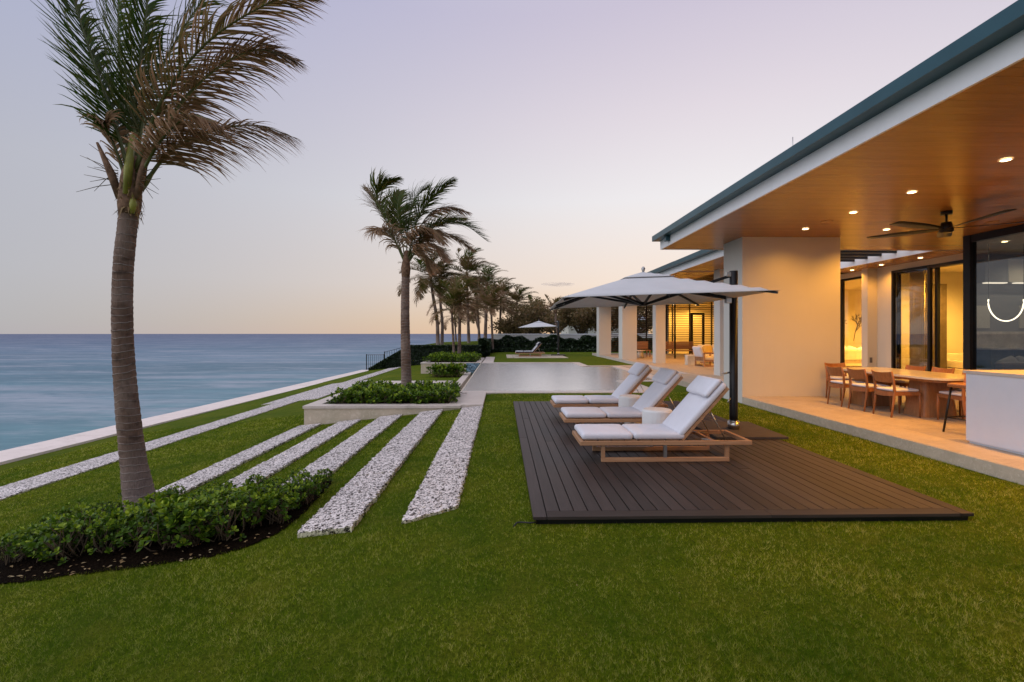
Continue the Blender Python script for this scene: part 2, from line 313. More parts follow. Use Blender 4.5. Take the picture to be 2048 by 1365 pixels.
# ---------------------------------------------------------------- mesh helpers
class MB:
    def __init__(s): s.v = []; s.f = []; s.sm = []; s.t = None
    def add(s, vs, fs, smooth=False):
        o = len(s.v); s.v += [tuple(p) for p in vs]; s.f += [tuple(i+o for i in f) for f in fs]; s.sm += [smooth]*len(fs); return s
    def box(s, x0, x1, y0, y1, z0, z1, b=0):
        if b <= 0:
            return s.add([(x0,y0,z0),(x1,y0,z0),(x1,y1,z0),(x0,y1,z0),(x0,y0,z1),(x1,y0,z1),(x1,y1,z1),(x0,y1,z1)],
                         [(0,3,2,1),(4,5,6,7),(0,1,5,4),(1,2,6,5),(2,3,7,6),(3,0,4,7)])
        bm = bmesh.new(); bmesh.ops.create_cube(bm, size=1)
        for q in bm.verts: q.co = Vector(((x0+x1)/2+q.co.x*(x1-x0), (y0+y1)/2+q.co.y*(y1-y0), (z0+z1)/2+q.co.z*(z1-z0)))
        bmesh.ops.bevel(bm, geom=bm.edges[:], offset=b, segments=2, profile=.6, affect='EDGES')
        return s.bm(bm)
    def bm(s, bm, smooth=False, M=None):
        bm.verts.index_update(); vs = [(M @ q.co if M else q.co.copy()) for q in bm.verts]
        s.add(vs, [[q.index for q in f.verts] for f in bm.faces], smooth); bm.free(); return s
    def tube(s, pts, rad, n=8, cap=True, smooth=True):
        pts = [Vector(p) for p in pts]; rad = rad if hasattr(rad, '__len__') else [rad]*len(pts)
        vs = []; ref = Vector((0,0,1)) if abs((pts[-1]-pts[0]).normalized().z) < .9 else Vector((1,0,0))
        for i, p in enumerate(pts):
            t = (pts[min(i+1, len(pts)-1)]-pts[max(i-1, 0)]).normalized()
            a = t.cross(ref).normalized(); b = a.cross(t)
            for k in range(n):
                an = 2*math.pi*k/n; vs.append(p+(a*math.cos(an)+b*math.sin(an))*rad[i])
        fs = [(i*n+k, i*n+(k+1) % n, (i+1)*n+(k+1) % n, (i+1)*n+k) for i in range(len(pts)-1) for k in range(n)]
        s.add(vs, fs, smooth)
        if cap:
            o = len(s.v)-len(vs); s.f += [tuple(range(o+n-1, o-1, -1)), tuple(range(o+len(vs)-n, o+len(vs)))]; s.sm += [False, False]
        return s
    def bar(s, a, b, w, h, up=(0,0,1)):
        a, b = Vector(a), Vector(b); t = (b-a).normalized(); u = Vector(up); x = t.cross(u)
        if x.length < 1e-4: x = t.cross(Vector((1,0,0)))
        x.normalize(); u = x.cross(t).normalized()
        vs = [p+x*(w/2*i)+u*(h/2*j) for p in (a, b) for i, j in ((-1,-1),(1,-1),(1,1),(-1,1))]
        return s.add(vs, [(0,1,2,3),(7,6,5,4),(0,4,5,1),(1,5,6,2),(2,6,7,3),(3,7,4,0)])
    def cyl(s, x, y, z0, z1, r, n=24, r1=None, smooth=True):
        return s.tube([(x,y,z0),(x,y,z1)], [r, r if r1 is None else r1], n, True, smooth)
    def prism(s, poly, z0, z1):
        k = len(poly); vs = [(x,y,z0) for x, y in poly]+[(x,y,z1) for x, y in poly]
        return s.add(vs, [tuple(range(k-1,-1,-1)), tuple(range(k,2*k))]+[(i,(i+1)%k,k+(i+1)%k,k+i) for i in range(k)])
    def xf(s, M, start=0):
        s.v[start:] = [tuple(M @ Vector(p)) for p in s.v[start:]]; return s
    def mesh(s, name, mat):
        me = bpy.data.meshes.new(name); me.from_pydata(s.v, [], s.f)
        if mat: me.materials.append(MATS[mat])
        me.polygons.foreach_set('use_smooth', s.sm)
        if s.t is not None:
            a = me.attributes.new('tint', 'FLOAT', 'POINT'); a.data.foreach_set('value', s.t)
        me.update(); return me
    def build(s, name, mat, parent=None, **k):
        o = bpy.data.objects.new(name, s.mesh(name, mat)); COL.objects.link(o); o.parent = parent
        for a, b in k.items(): o[a] = b
        return o
def put(name, me, parent=None, loc=(0,0,0), rot=(0,0,0)):
    o = bpy.data.objects.new(name, me); COL.objects.link(o); o.parent = parent; o.location = loc; o.rotation_euler = rot; return o
def tag(o, label=None, cat=None, group=None, kind=None):
    if label: o['label'] = label
    if cat: o['category'] = cat
    if group: o['group'] = group
    if kind: o['kind'] = kind
    return o
def thing(name, label, cat, loc=(0,0,0), rz=0, group=None, kind=None):
    o = bpy.data.objects.new(name, None); COL.objects.link(o); o.location = loc; o.rotation_euler = (0,0,rz); o.empty_display_size = .2
    return tag(o, label, cat, group, kind)
def copy_tree(o, parent=None):
    c = o.copy(); COL.objects.link(c); c.parent = parent
    for ch in list(o.children):
        if ch.name not in c.children: copy_tree(ch, c)
    return c
def box(name, mat, x0, x1, y0, y1, z0, z1, parent=None, b=0, **k):
    return MB().box(x0,x1,y0,y1,z0,z1,b).build(name, mat, parent, **k)
def cushion(lx, ly, lz, rad=.03, crown=.15, cuts=11, wob=.004):
    """upholstered slab with small edge radius, centred in x/y, bottom at z=0"""
    bm = bmesh.new(); bmesh.ops.create_cube(bm, size=2); bmesh.ops.subdivide_edges(bm, edges=bm.edges[:], cuts=cuts, use_grid_fill=True)
    ph = random.random()*9; H = (lx/2, ly/2, lz/2); rad = min(rad, lz*.48)
    for q in bm.verts:
        u = [math.sin(c*math.pi/2)*.6+c*.4 for c in q.co]
        p = Vector((u[0]*H[0], u[1]*H[1], u[2]*H[2])); inn = Vector([max(-(h-rad), min(h-rad, c)) for c, h in zip(p, H)])
        d = p-inn
        if d.length > 1e-7: p = inn+d.normalized()*rad
        x, y = p.x/H[0], p.y/H[1]; m = (1-abs(x)**2.5)*(1-abs(y)**2.5)
        z = p.z+(crown*lz*m*(1 if p.z > 0 else -.3))
        if p.z > 0: z += wob*math.sin(5*x+ph)*math.sin(4*y+ph*2)*m
        q.co = Vector((p.x+wob*.5*math.sin(6*y+ph), p.y, z+lz/2))
    mb = MB(); mb.bm(bm, True); return mb

# ================================================================ THE SETTING
def sstep(a, b, x):
    t = min(1, max(0, (x-a)/(b-a))); return t*t*(3-2*t)
def gz(x, y):
    """height of the lawn: flat by the house, falling away to the sea wall"""
    u = -.2-x
    a = -.109*(.5*(u+math.sqrt(u*u+.02)))
    if x < -1.1:
        b = min(a, -.6); a += (b-a)*sstep(10.9, 13.2, y)
    return a
POOL = [(-1.1,3.9,13.4,16.3), (-1.1,5.4,16.3,23.4), (-1.1,3.9,23.4,26.3)]
def in_pool(x, y): return any(a < x < b and c < y < d for a, b, c, d in POOL)
def wall_x(y): return -10.75+.043*y        # inner foot of the sea wall

# lawn sheet (one sheet; pool basin left open)
xs = sorted(set([round(-12+.4*i, 3) for i in range(0, 80)]+[-1.1,-1.95,3.9,5.4,-.2,-4.4]+[24,30,40,60,90,140]))
ys = sorted(set([round(-8+.5*i, 3) for i in range(0, 90)]+[13.4,16.3,23.4,26.3,10.9,13.2]+[40,43,48]))
mb = MB(); idx = {}
for j, y in enumerate(ys):
    for i, x in enumerate(xs):
        idx[i, j] = len(mb.v)
        xx = max(x, wall_x(y)-.1) if x < -6 else x
        zz = gz(xx, y)
        mb.v.append((xx, y, zz))
for j in range(len(ys)-1):
    for i in range(len(xs)-1):
        cx, cy = (xs[i]+xs[i+1])/2, (ys[j]+ys[j+1])/2
        if in_pool(cx, cy) or (-1.95 < cx < -1.1 and 13.4 < cy < 26.3) or xs[i+1] <= wall_x(cy)-.2: continue
        mb.f.append((idx[i,j], idx[i+1,j], idx[i+1,j+1], idx[i,j+1])); mb.sm.append(True)
tag(mb.build('lawn', 'lawn'), 'closely mown green lawn sloping down to the sea wall', 'lawn', kind='structure')
# land that goes on behind house and neighbours
mb = MB(); mb.prism([(-8.7,48),(-4,62),(4,110),(40,260),(200,600),(900,900),(900,-300),(140,-300),(140,48)], -2, -.03)
tag(mb.build('ground', 'lawn'), 'flat land behind the house and along the coast', 'ground', kind='structure')
mb = MB(); mb.prism([(-6.3,35.9),(-1.6,35.9),(-1.2,47),(3,60),(3,64),(-2.5,62),(-6.5,52)], -1.5, .7)
tag(mb.build('upper_lawn', 'lawn'), 'raised green lawn behind the clipped hedge', 'lawn', kind='structure')
# sea
mb = MB(); S = 9000
mb.add([(-S,-600,-3.2),(300,-600,-3.2),(S,S*2,-3.2),(-S,S*2,-3.2)], [(0,1,2,3)])
tag(mb.build('sea', 'sea'), 'calm blue green sea reaching to the horizon', 'sea', kind='structure')

# sea wall: body with long cap stones
sw = thing('sea_wall', 'long low sea wall with pale flat cap stones beside the water', 'wall')
mb = MB(); y0, y1 = -6, 36
mb.prism([(wall_x(y0)-.95,y0),(wall_x(y0)-.02,y0),(wall_x(y1)-.02,y1),(wall_x(y1)-.95,y1)], -4, -1.10)
mb.build('wall_body', 'planter_stone', sw)
y = -5.5
while y < 35.5:
    l = 1.52; a, b = y, min(y+l-.008, 36)
    zc = -1.035
    MB().prism([(wall_x(a)-1.0,a),(wall_x(a)+.02,a),(wall_x(b)+.02,b),(wall_x(b)-1.0,b)], zc-.075, zc+random.uniform(-.003,.003)).build('cap_stone', 'seawall_stone', sw)
    y += l

# coral stone strips: each strip a path of slabs
def coral_slab(x0, x1, y0, y1, dz, h, parent, skew=0., res=.022):
    """slab with pitted, uneven top and ragged edges"""
    nx = max(4, int((x1-x0)/res)); ny = max(4, int((y1-y0)/res))
    gx, gy = np.meshgrid(np.linspace(0, 1, nx+1), np.linspace(0, 1, ny+1), indexing='ij')
    e = np.minimum(np.minimum(gx, 1-gx)*(x1-x0), np.minimum(gy, 1-gy)*(y1-y0))
    X = x0+gx*(x1-x0); Y = y0+gy*(y1-y0)+skew*gx*(1-gy)
    jit = rng.normal(0, 1, X.shape)
    X = X+np.where((gx == 0) | (gx == 1), jit*.010, jit*.003); Y = Y+np.where((gy == 0) | (gy == 1), rng.normal(0, .006, X.shape), 0)
    Z = np.array([[gz(a, b) for a, b in zip(r1, r2)] for r1, r2 in zip(X, Y)]) if False else np.vectorize(lambda a: gz(a, 6.))(X)
    if y0 > 11: Z = np.vectorize(gz)(X, Y)
    lo = Z-.12
    p = rng.random(X.shape); pit = np.where(p < .07, rng.uniform(.003, .011, X.shape), rng.uniform(0, .0015, X.shape))
    T = Z+dz+h-pit-np.where(e < .004, rng.uniform(0, .014, X.shape), 0)
    top = np.stack([X, Y, T], -1).reshape(-1, 3); W = ny+1
    mb = MB(); mb.v = [tuple(q) for q in top]
    mb.f = [(i*W+j, (i+1)*W+j, (i+1)*W+j+1, i*W+j+1) for i in range(nx) for j in range(ny)]
    ring = [i*W for i in range(nx)]+[nx*W+j for j in range(ny)]+[i*W+ny for i in range(nx, 0, -1)]+[j for j in range(ny, 0, -1)]
    o = len(mb.v); lof = lo.reshape(-1)
    for r in ring: x, yv, z = mb.v[r]; mb.v.append((x, yv, lof[r]))
    k = len(ring)
    for a in range(k): b = (a+1) % k; mb.f.append((ring[a], o+a, o+b, ring[b]))
    mb.sm = [False]*len(mb.f)
    return mb.build('slab', 'coral_stone', parent)
strips = [(-.88,-.41,4.25,10.78,.03,.25,'rightmost pale coral stone strip, the one leading up to the pool coping'),
          (-1.78,-1.30,4.22,10.76,.05,.0,'coral stone strip ending nearest the camera, second from the wooden deck'),
          (-2.69,-2.20,5.75,10.76,.04,.1,'middle coral stone strip of five between shrub bed and planter'),
          (-3.58,-3.10,5.85,10.76,.04,0,'coral stone strip second from the left of the five by the planter'),
          (-4.46,-3.98,5.9,10.76,.04,0,'leftmost of the five coral stone strips, ending at the planter corner')]
for x0, x1, y0, y1, dz, sk, lab in strips:
    p = thing('stone_path', lab, 'stone path', kind='structure', group='coral stone strips in the lawn')
    cuts = [y0]; 
    while cuts[-1] < y1-1.9: cuts.append(cuts[-1]+random.uniform(1.35, 1.75))
    cuts.append(y1)
    for i in range(len(cuts)-1):
        coral_slab(x0+random.uniform(-.008,.008), x1+random.uniform(-.008,.008), cuts[i]+.004, cuts[i+1]-.004, dz, random.uniform(0,.006), p, sk if i == 0 else 0, .018 if cuts[i] < 7 else .026)
lp = thing('stone_path', 'long coral stone path in the lawn running beside the sea wall', 'stone path', kind='structure')
for x0, x1, y0, y1 in [(-7.9,-7.05,1.5,4.5),(-7.9,-7.05,4.5,7.4),(-7.93,-7.05,7.4,10.6),(-7.9,-7.07,10.6,13.8),(-7.9,-7.05,13.8,17.0),
                       (-8.35,-6.4,17.0,20.2),(-8.35,-6.4,20.2,24.0),(-7.9,-7.0,24.0,29),(-7.9,-7.0,29,34)]:
    coral_slab(x0, x1, y0+.006, y1-.006, .03, 0, lp, 0, .05)

# planters
def planter(lab, x0, x1, y0, y1, zb, cap=.06, w=.26, cuts=3):
    p = thing('planter', lab, 'planter')
    t = -cap
    for nm, a, b, c, d in (('front_wall',x0,x1,y0,y0+w),('back_wall',x0,x1,y1-w,y1),('side_wall',x0,x0+w,y0+w,y1-w),('side_wall',x1-w,x1,y0+w,y1-w)):
        box(nm, 'planter_stone', a, b, c, d, zb, t, p)
    L = (x1-x0)/cuts
    for i in range(cuts):
        for c, d in ((y0-.025,y0+w+.02),(y1-w-.02,y1+.025)):
            box('cap_stone', 'coping', x0+L*i-(.025 if i == 0 else -.003), x0+L*(i+1)+(.025 if i == cuts-1 else 0), c, d, t, 0.004, p, .008)
    for a, b in ((x0-.025,x0+w+.02),(x1-w-.02,x1+.025)): box('cap_stone', 'coping', a, b, y0+w+.023, y1-w-.023, t, 0.004, p, .008)
    box('soil', 'mulch', x0+w, x1-w, y0+w, y1-w, zb, -.05, p)
    return p
planter('low stone planter holding the middle palm, in front of the pool', -4.37, -.93, 10.8, 13.35, -.75)
planter('far stone planter holding two slender palms, beyond the pool edge', -4.44, -1.15, 26.72, 32.2, -.9)

# pool
pool = thing('pool', 'rectangular infinity pool reflecting the pale sky', 'pool', kind='structure')
for a, b, c, d in POOL: box('basin_floor', 'pool_plaster', a+(.75 if a == -1.1 else 0), b, c, d, -1.45, -1.35, pool)
box('ledge', 'pool_ledge', -1.06, -.35, 13.4, 26.3, -1.4, -.14, pool)
box('weir_wall', 'pool_ledge', -1.15, -1.06, 13.36, 26.34, -1.3, -.012, pool)
box('trough_floor', 'trough_dark', -1.66, -1.15, 13.36, 26.6, -1.2, -.85, pool)
for i in range(8): box('trough_cap', 'coping', -1.97, -1.66, 13.4+i*1.64, 13.4+(i+1)*1.64-.006, -.95, -.50, pool, .006)
box('mosaic_panel', 'mosaic', -1.95, -1.17, 26.66, 26.715, -.85, -.015, pool)
def outline():
    return [(-1.06,13.4),(3.9,13.4),(3.9,16.3),(5.4,16.3),(5.4,23.4),(3.9,23.4),(3.9,26.3),(-1.06,26.3)]
o_ = outline()
for i in range(7):
    (ax, ay), (bx, by) = o_[i], o_[i+1]
    mb = MB()
    if ax == bx: 
        mb.box(ax-.0, ax+.06, min(ay,by), max(ay,by), -1.4, -.055)
    else:
        s_ = -1 if i == 0 or (ay == 16.3) else 1
        mb.box(min(ax,bx), max(ax,bx), ay-(.06 if s_ < 0 else 0), ay+(.06 if s_ > 0 else 0), -1.4, -.055)
    mb.build('pool_wall', 'pool_plaster', pool)
def cope(x0, x1, y0, y1, nx=1, ny=1):
    for i in range(nx):
        for j in range(ny):
            a, b = x0+(x1-x0)*i/nx, x0+(x1-x0)*(i+1)/nx; c, d = y0+(y1-y0)*j/ny, y0+(y1-y0)*(j+1)/ny
            box('coping_stone', 'coping', a+.002, b-.002, c+.002, d-.002, -.055, .022, pool, .007)
cope(-.92,-.41,10.8,12.95,1,2); cope(-1.06,4.35,12.95,13.42,6,1); cope(3.88,4.35,13.42,16.0,1,3); cope(3.88,5.85,15.85+.17,16.32,2,1)
cope(5.38,5.85,16.32,23.42,1,7); cope(3.88,5.85,23.42,23.9,2,1); cope(3.88,4.3,23.9,26.28,1,3); cope(-1.06,4.3,26.28,26.68,6,1)
cope(-1.05,-.45,26.68,33.0,1,5)
for i in range(3): box('pool_step', 'pool_ledge', 3.0+.3*i, 3.9, 13.4, 16.3, -1.35, -1.0+.3*i+.06, pool)
box('bench_step', 'coping', 3.95, 5.39, 16.31, 17.3, -1.35, -.16, pool)
mb = MB()
for a, b, c, d in POOL: mb.add([(a,c,-.02 if 0 else -.006),(b,c,-.006),(b,d,-.006),(a,d,-.006)], [(0,1,2,3)])
mb.build('water', 'pool_water', pool)
# stone slabs around the pool
tag(box('stone_pad', 'coping', -5.65, -2.2, 14.6, 22.4, -.9, -.565, None, .01), 'wide pale stone terrace pad below the pool edge', 'terrace', kind='structure')
pv = thing('paving', 'pinkish stone pavers between the pool and the far terrace', 'paving', kind='structure')
for a, b, c, d in ((5.93,6.72,16.4,18.3),(5.93,6.72,18.42,20.3),(5.93,6.72,20.42,22.3),(5.93,6.72,22.42,24.2)): box('paver', 'travertine', a, b, c, d, -.1, .018, pv, .006)

# wooden deck
DX0, DX1, DY0, DY1, DZ = .26, 4.03, 4.03, 10.95, .070
deck = thing('wooden_deck', 'dark brown plank deck on the lawn under three loungers', 'deck')
nb = 31; bw = (DX1-DX0-.0)/nb
mes = {}
for i in range(nb):
    x0 = DX0+bw*i; cut = [DY0+.135, DY1]
    k = (i*7) % 5
    cut = [DY0+.135, DY0+1.4+1.05*k+.4*((i*3) % 4), DY1]
    if i in (0, nb-1): cut = [DY0+.002, DY0+3.1, DY1]
    for a, b in zip(cut[:-1], cut[1:]):
        key = round(b-a, 3)
        if key not in mes: mes[key] = MB().box(-bw/2+.0048, bw/2-.0048, 0, b-a-.004, -.026, 0, .003).mesh('board', 'deck_board')
        put('board', mes[key], deck, (x0+bw/2, a, DZ+random.uniform(-.0012,.0012)))
for i in range(2):
    a, b = DX0+bw+.002+i*1.9, DX0+bw+1.9*(i+1) if i == 0 else DX1-bw-.002
    box('edge_board', 'deck_board_x', a, b-.002, DY0, DY0+.130, DZ-.026, DZ+.001, deck, .003)
box('deck_frame', 'black_metal', DX0+.03, DX1-.03, DY0+.03, DY1-.03, -.02, DZ-.03, deck)
dk2 = thing('wooden_deck', 'far greyish deck beyond the pool under the striped loungers', 'deck')
for i in range(9): box('board', 'step_stone', .35+.45*i, .35+.45*(i+1)-.02, 31.6, 36.4, -.05, .03, dk2)
# ---------------------------------------------------------------- main house
CZ = 3.82; TZ = .16; TX = 5.52
house = thing('main_house', 'white modern house with deep wood lined roof overhang, right', 'house')
box('terrace_floor', 'travertine', TX+.006, 12.6, -6, 16.9, -.05, TZ-.045, house)
xa = TX
while xa < 12.5:          # travertine tiles with fine joints
    w_ = .61; ya = -1.
    while ya < 16.8:
        l_ = .915
        if not (xa > 9.2 and ya < 5): box('floor_tile', 'travertine', xa+.0015, min(xa+w_, 12.6)-.0015, ya+.0015, ya+l_-.0015, TZ-.045, TZ, house)
        ya += l_
    xa += w_
ya = -1.
while ya < 10.9:
    box('edge_stone', 'step_stone', TX-.015, TX+.004, ya+.001, min(ya+1.83, 10.95)-.001, -.05, TZ-.002, house); ya += 1.83
box('end_wall', 'white_stucco', TX, 7.8, 10.97, 11.9, 0.0, CZ, house)
# roof
roof = box('roof', 'white_paint', 4.2, 26, -6, 12.6, CZ+.03, 4.12, house)
box('fascia', 'white_paint', 4.17, 4.2, -6, 12.62, CZ-.012, 4.06, roof)
box('fascia', 'white_paint', 4.2, 26, 12.6, 12.62, CZ-.012, 4.06, roof)
MB().prism([(3.97,-6),(4.24,-6),(4.24,12.68),(3.97,12.68)], 4.03, 4.165).build('gutter', 'teal_metal', roof)
box('gutter', 'teal_metal', 4.24, 26, 12.55, 12.68, 4.03, 4.163, roof)
MB().prism([(4.0,-6),(14,-6),(14,12.65),(4.0,12.65)], 4.165, 4.18).build('roof_sheet', 'teal_metal', roof)
mb = MB().box(4.06, 4.168, 11.85, 12.0, 3.9, 4.028, .01); mb.build('rain_outlet', 'teal_metal', roof)
for yy, hh in ((7.05,.24),(12.1,.12)):
    mb = MB().cyl(4.3, yy, 4.165, 4.165+hh+.1, .006, 6).cyl(4.3, yy, 4.165, 4.19, .03, 8); mb.build('lightning_rod', 'steel', roof)
# ceiling planks run along x
pw = .142; yy = 12.598; me_p = MB().box(4.202, 13.2, -pw+.0035, 0, 0, .028).mesh('ceiling_plank', 'ceiling_plank')
while yy > .5:
    put('ceiling_plank', me_p, house, (0, yy, CZ)); yy -= pw
# opening with dark beams and the soffit strip along the facade
box('soffit', 'ceiling_plank', 11.52, 12.9, 12.65, 22, CZ, CZ+.05, house)
box('soffit', 'ceiling_plank', 7.8, 11.5, 17.0, 22, CZ, CZ+.05, house)
box('opening_fascia', 'white_paint', 11.5, 11.52, 12.65, 17.0, CZ-.01, 4.16, house)
box('opening_fascia', 'white_paint', 6.3, 11.5, 17.0, 17.02, CZ-.01, 4.16, house)
for i in range(6): box('beam', 'dark_frame', 6.4, 11.5, 12.7+.56*i, 12.77+.56*i, 3.95, 4.08, house)
# facade along x = 12.7 with doors, pier and window
FX = 12.7
def thing_part(name, parent):
    o = bpy.data.objects.new(name, None); COL.objects.link(o); o.parent = parent; return o
def frame(name, y0, y1, z0, z1, x, w=.075, d=.09, parent=None, gmat='glass'):
    f = thing_part(name, parent)
    box('stile', 'dark_frame', x-d/2, x+d/2, y0, y0+w, z0, z1, f); box('stile', 'dark_frame', x-d/2, x+d/2, y1-w, y1, z0, z1, f)
    box('rail', 'dark_frame', x-d/2, x+d/2, y0+w, y1-w, z1-w, z1, f); box('rail', 'dark_frame', x-d/2, x+d/2, y0+w, y1-w, z0, z0+w*.6, f)
    box('pane', gmat, x-.005, x+.005, y0+w, y1-w, z0+w*.6, z1-w, f)
    return f
box('facade_wall', 'cream_stucco', FX, FX+.2, 12.87, 15.47, 3.64, CZ, house)
box('facade_wall', 'cream_stucco', FX, FX+.2, 15.47, 16.36, TZ, CZ, house)
box('facade_wall', 'cream_stucco', FX, FX+.2, 16.36, 23, 3.64, CZ, house)
box('pier', 'cream_stucco', 12.37, FX-.002, 16.08, 16.35, TZ, CZ, house)
mb = MB().box(12.44, 12.52, 16.055, 16.078, .62, .80, .004); mb.build('outlet', 'outlet_grey', house)
frame('sliding_door', 14.05, 15.46, TZ, 3.64, FX+.02, parent=house)
frame('sliding_door', 13.92, 15.38, TZ, 3.60, FX+.13, parent=house)
box('door_jamb', 'dark_frame', FX-.02, FX+.2, 12.87, 12.97, TZ, 3.64, house); box('door_head', 'dark_frame', FX-.02, FX+.19, 12.97, 14.04, 3.54, 3.638, house)
frame('window', 16.37, 17.9, TZ, 3.64, FX+.1, parent=house); frame('window', 17.9, 19.4, TZ, 3.64, FX+.1, parent=house); frame('window', 19.4, 22.9, TZ, 3.64, FX+.1, parent=house)
# rooms behind the facade
box('room_floor', 'travertine', 12.9, 20, 12.87, 23, TZ-.1, TZ, house); box('room_ceiling', 'room_paint', 12.9, 20, 12.87, 23, 3.7, 3.8, house)
box('room_wall', 'room_paint', 19.9, 20, 12.87, 23, TZ, 3.7, house); box('room_wall', 'room_paint', 12.9, 19.9, 22.9, 23, TZ, 3.7, house)
box('room_partition', 'room_paint', 13.4, 19.9, 16.3, 16.42, TZ, 3.7, house)
box('dark_cupboard', 'dark_room', 14.05, 14.75, 15.7, 16.28, TZ, 3.25, house)
# glass corner room (kitchen)
KX = 10.6
box('kitchen_post', 'dark_frame', KX-.08, KX+.08, 10.64, 10.80, TZ, CZ-.002, house)
box('kitchen_header', 'dark_frame', KX-.06, KX+.06, -1, 10.64, 3.66, CZ-.002, house); box('kitchen_sill', 'dark_frame', KX-.05, KX+.05, -1, 10.64, TZ, TZ+.05, house)
for a, b in ((7.5,10.64),(4.4,7.5)): box('kitchen_pane', 'glass_dark', KX-.006, KX+.006, a+.02, b, TZ+.05, 3.66, house)
MB().prism([(10.66,10.74),(10.74,10.74),(12.63,12.68),(12.55,12.68)], TZ, CZ-.01).build('kitchen_side_wall', 'cabinet', house)
box('kitchen_back_wall', 'cabinet', 12.55, 20, 12.70, 12.86, TZ, CZ-.01, house)
MB().prism([(10.68,-1),(20,-1),(20,12.7),(12.6,12.7),(10.7,10.75)], CZ-.09, CZ-.004).build('kitchen_ceiling', 'cabinet_light', house)
MB().prism([(10.66,-1),(20,-1),(20,12.7),(12.6,12.7),(10.7,10.75)], TZ-.05, TZ+.004).build('kitchen_floor', 'travertine', house)
box('kitchen_east_wall', 'cabinet', 17.5, 17.6, -1, 12.7, TZ, CZ-.1, house)
for i in range(6):
    x = 12.62+.62*i
    box('base_cabinet', 'olive_panel', x, x+.61, 12.2, 12.7, TZ, 1.18, house, .006); box('wall_cabinet', 'cabinet_light' if i % 2 else 'cabinet', x, x+.61, 12.35, 12.7, 2.95, 3.55, house, .006)
    if i % 2 == 0: box('open_shelf_panel', 'cabinet_light', x+.03, x+.45, 12.66, 12.698, 1.75, 2.35, house, .004)
box('counter', 'marble', 12.6, 16.4, 12.15, 12.7, 1.182, 1.22, house); box('splashback', 'marble', 12.6, 16.4, 12.66, 12.699, 1.222, 1.66, house)
for a in (12.7, 13.5, 14.3): box('cabinet_light', 'strip_glow', a, a+.55, 12.38, 12.5, 2.92, 2.948, house)

# ---------------------------------------------------------------- far wing
wing = thing('far_wing', 'far single storey wing with white columns and open terrace', 'house')
WX = 6.8
box('terrace_floor', 'travertine', WX, 16, 17.0, 36, -.05, TZ-.004, wing); box('terrace_floor', 'travertine', WX, TX+6, 11.95, 17.0, -.05, TZ-.004, wing)
box('edge_stone', 'coping', WX-.03, WX+.002, 11.95, 36, -.03, TZ+.002, wing)
for nm, x0, x1, y0, y1 in (('column',6.72,7.55,33.2,34.05),('column',6.78,7.6,27.0,27.85),('column',7.58,8.06,23.6,24.1),('column',7.48,7.96,16.4,16.88)):
    box(nm, 'white_stucco', x0, x1, y0, y1, 0, CZ, wing)
wr = box('roof', 'white_paint', 6.32, 17, 17.05, 36.4, CZ+.03, 4.1, wing); box('roof', 'white_paint', 6.32, 7.78, 12.75, 17.05, CZ+.03, 4.1, wing)
box('fascia', 'white_paint', 6.29, 6.32, 12.72, 36.4, CZ-.01, 4.04, wing); box('gutter', 'teal_metal', 6.1, 6.36, 12.72, 36.5, 4.02, 4.165, wing)
box('roof_sheet', 'teal_metal', 6.12, 17, 17.05, 36.45, 4.166, 4.18, wing)
yy = 36.3; me_w = MB().box(6.33, 17, -.28, -.004, 0, .028).mesh('ceiling_plank', 'ceiling_plank')
while yy > 17.3: put('ceiling_plank', me_w, wing, (0, yy, CZ)); yy -= .284
box('ceiling', 'ceiling_plank', 6.33, 7.78, 12.76, 17.0, CZ, CZ+.028, wing)
# slat screen across the far end
scr = thing_part('slat_screen', wing)
me_s = MB().box(7.2, 16, -.03, .03, 0, .045).mesh('slat', 'slat_wood')
for i in range(26): put('slat', me_s, scr, (0, 34.6, .35+.13*i))
for x in (7.6, 9.6, 10.45, 11.9, 12.35, 13.6, 15.2): box('upright', 'dark_frame', x-.04, x+.04, 34.64, 34.72, TZ, CZ, scr)
box('screen_post', 'dark_frame', 10.05, 10.13, 27.9, 27.98, TZ, CZ, wing)
# lit room behind the screen
box('room_wall', 'room_paint', 12.2, 17, 38.2, 38.3, TZ, CZ, wing); box('room_wall', 'room_paint', 12.2, 12.3, 35.3, 38.2, TZ, CZ, wing); box('room_wall', 'room_paint', 16.9, 17, 34.9, 38.2, TZ, CZ, wing)
box('room_ceiling', 'room_paint', 12.2, 17, 35.0, 38.3, CZ, CZ+.1, wing); box('room_floor', 'travertine', 12.2, 17, 35, 38.3, 0, TZ-.01, wing)
for x in (13.9, 14.75): box('door_frame', 'dark_frame', x, x+.16, 35.2, 35.3, TZ, 3.0, wing)
box('door_frame', 'dark_frame', 13.9, 14.91, 35.2, 35.3, 3.0, 3.12, wing)
box('back_wall', 'cream_stucco', 15.95, 16.1, 23.1, 34.8, TZ, CZ, wing)

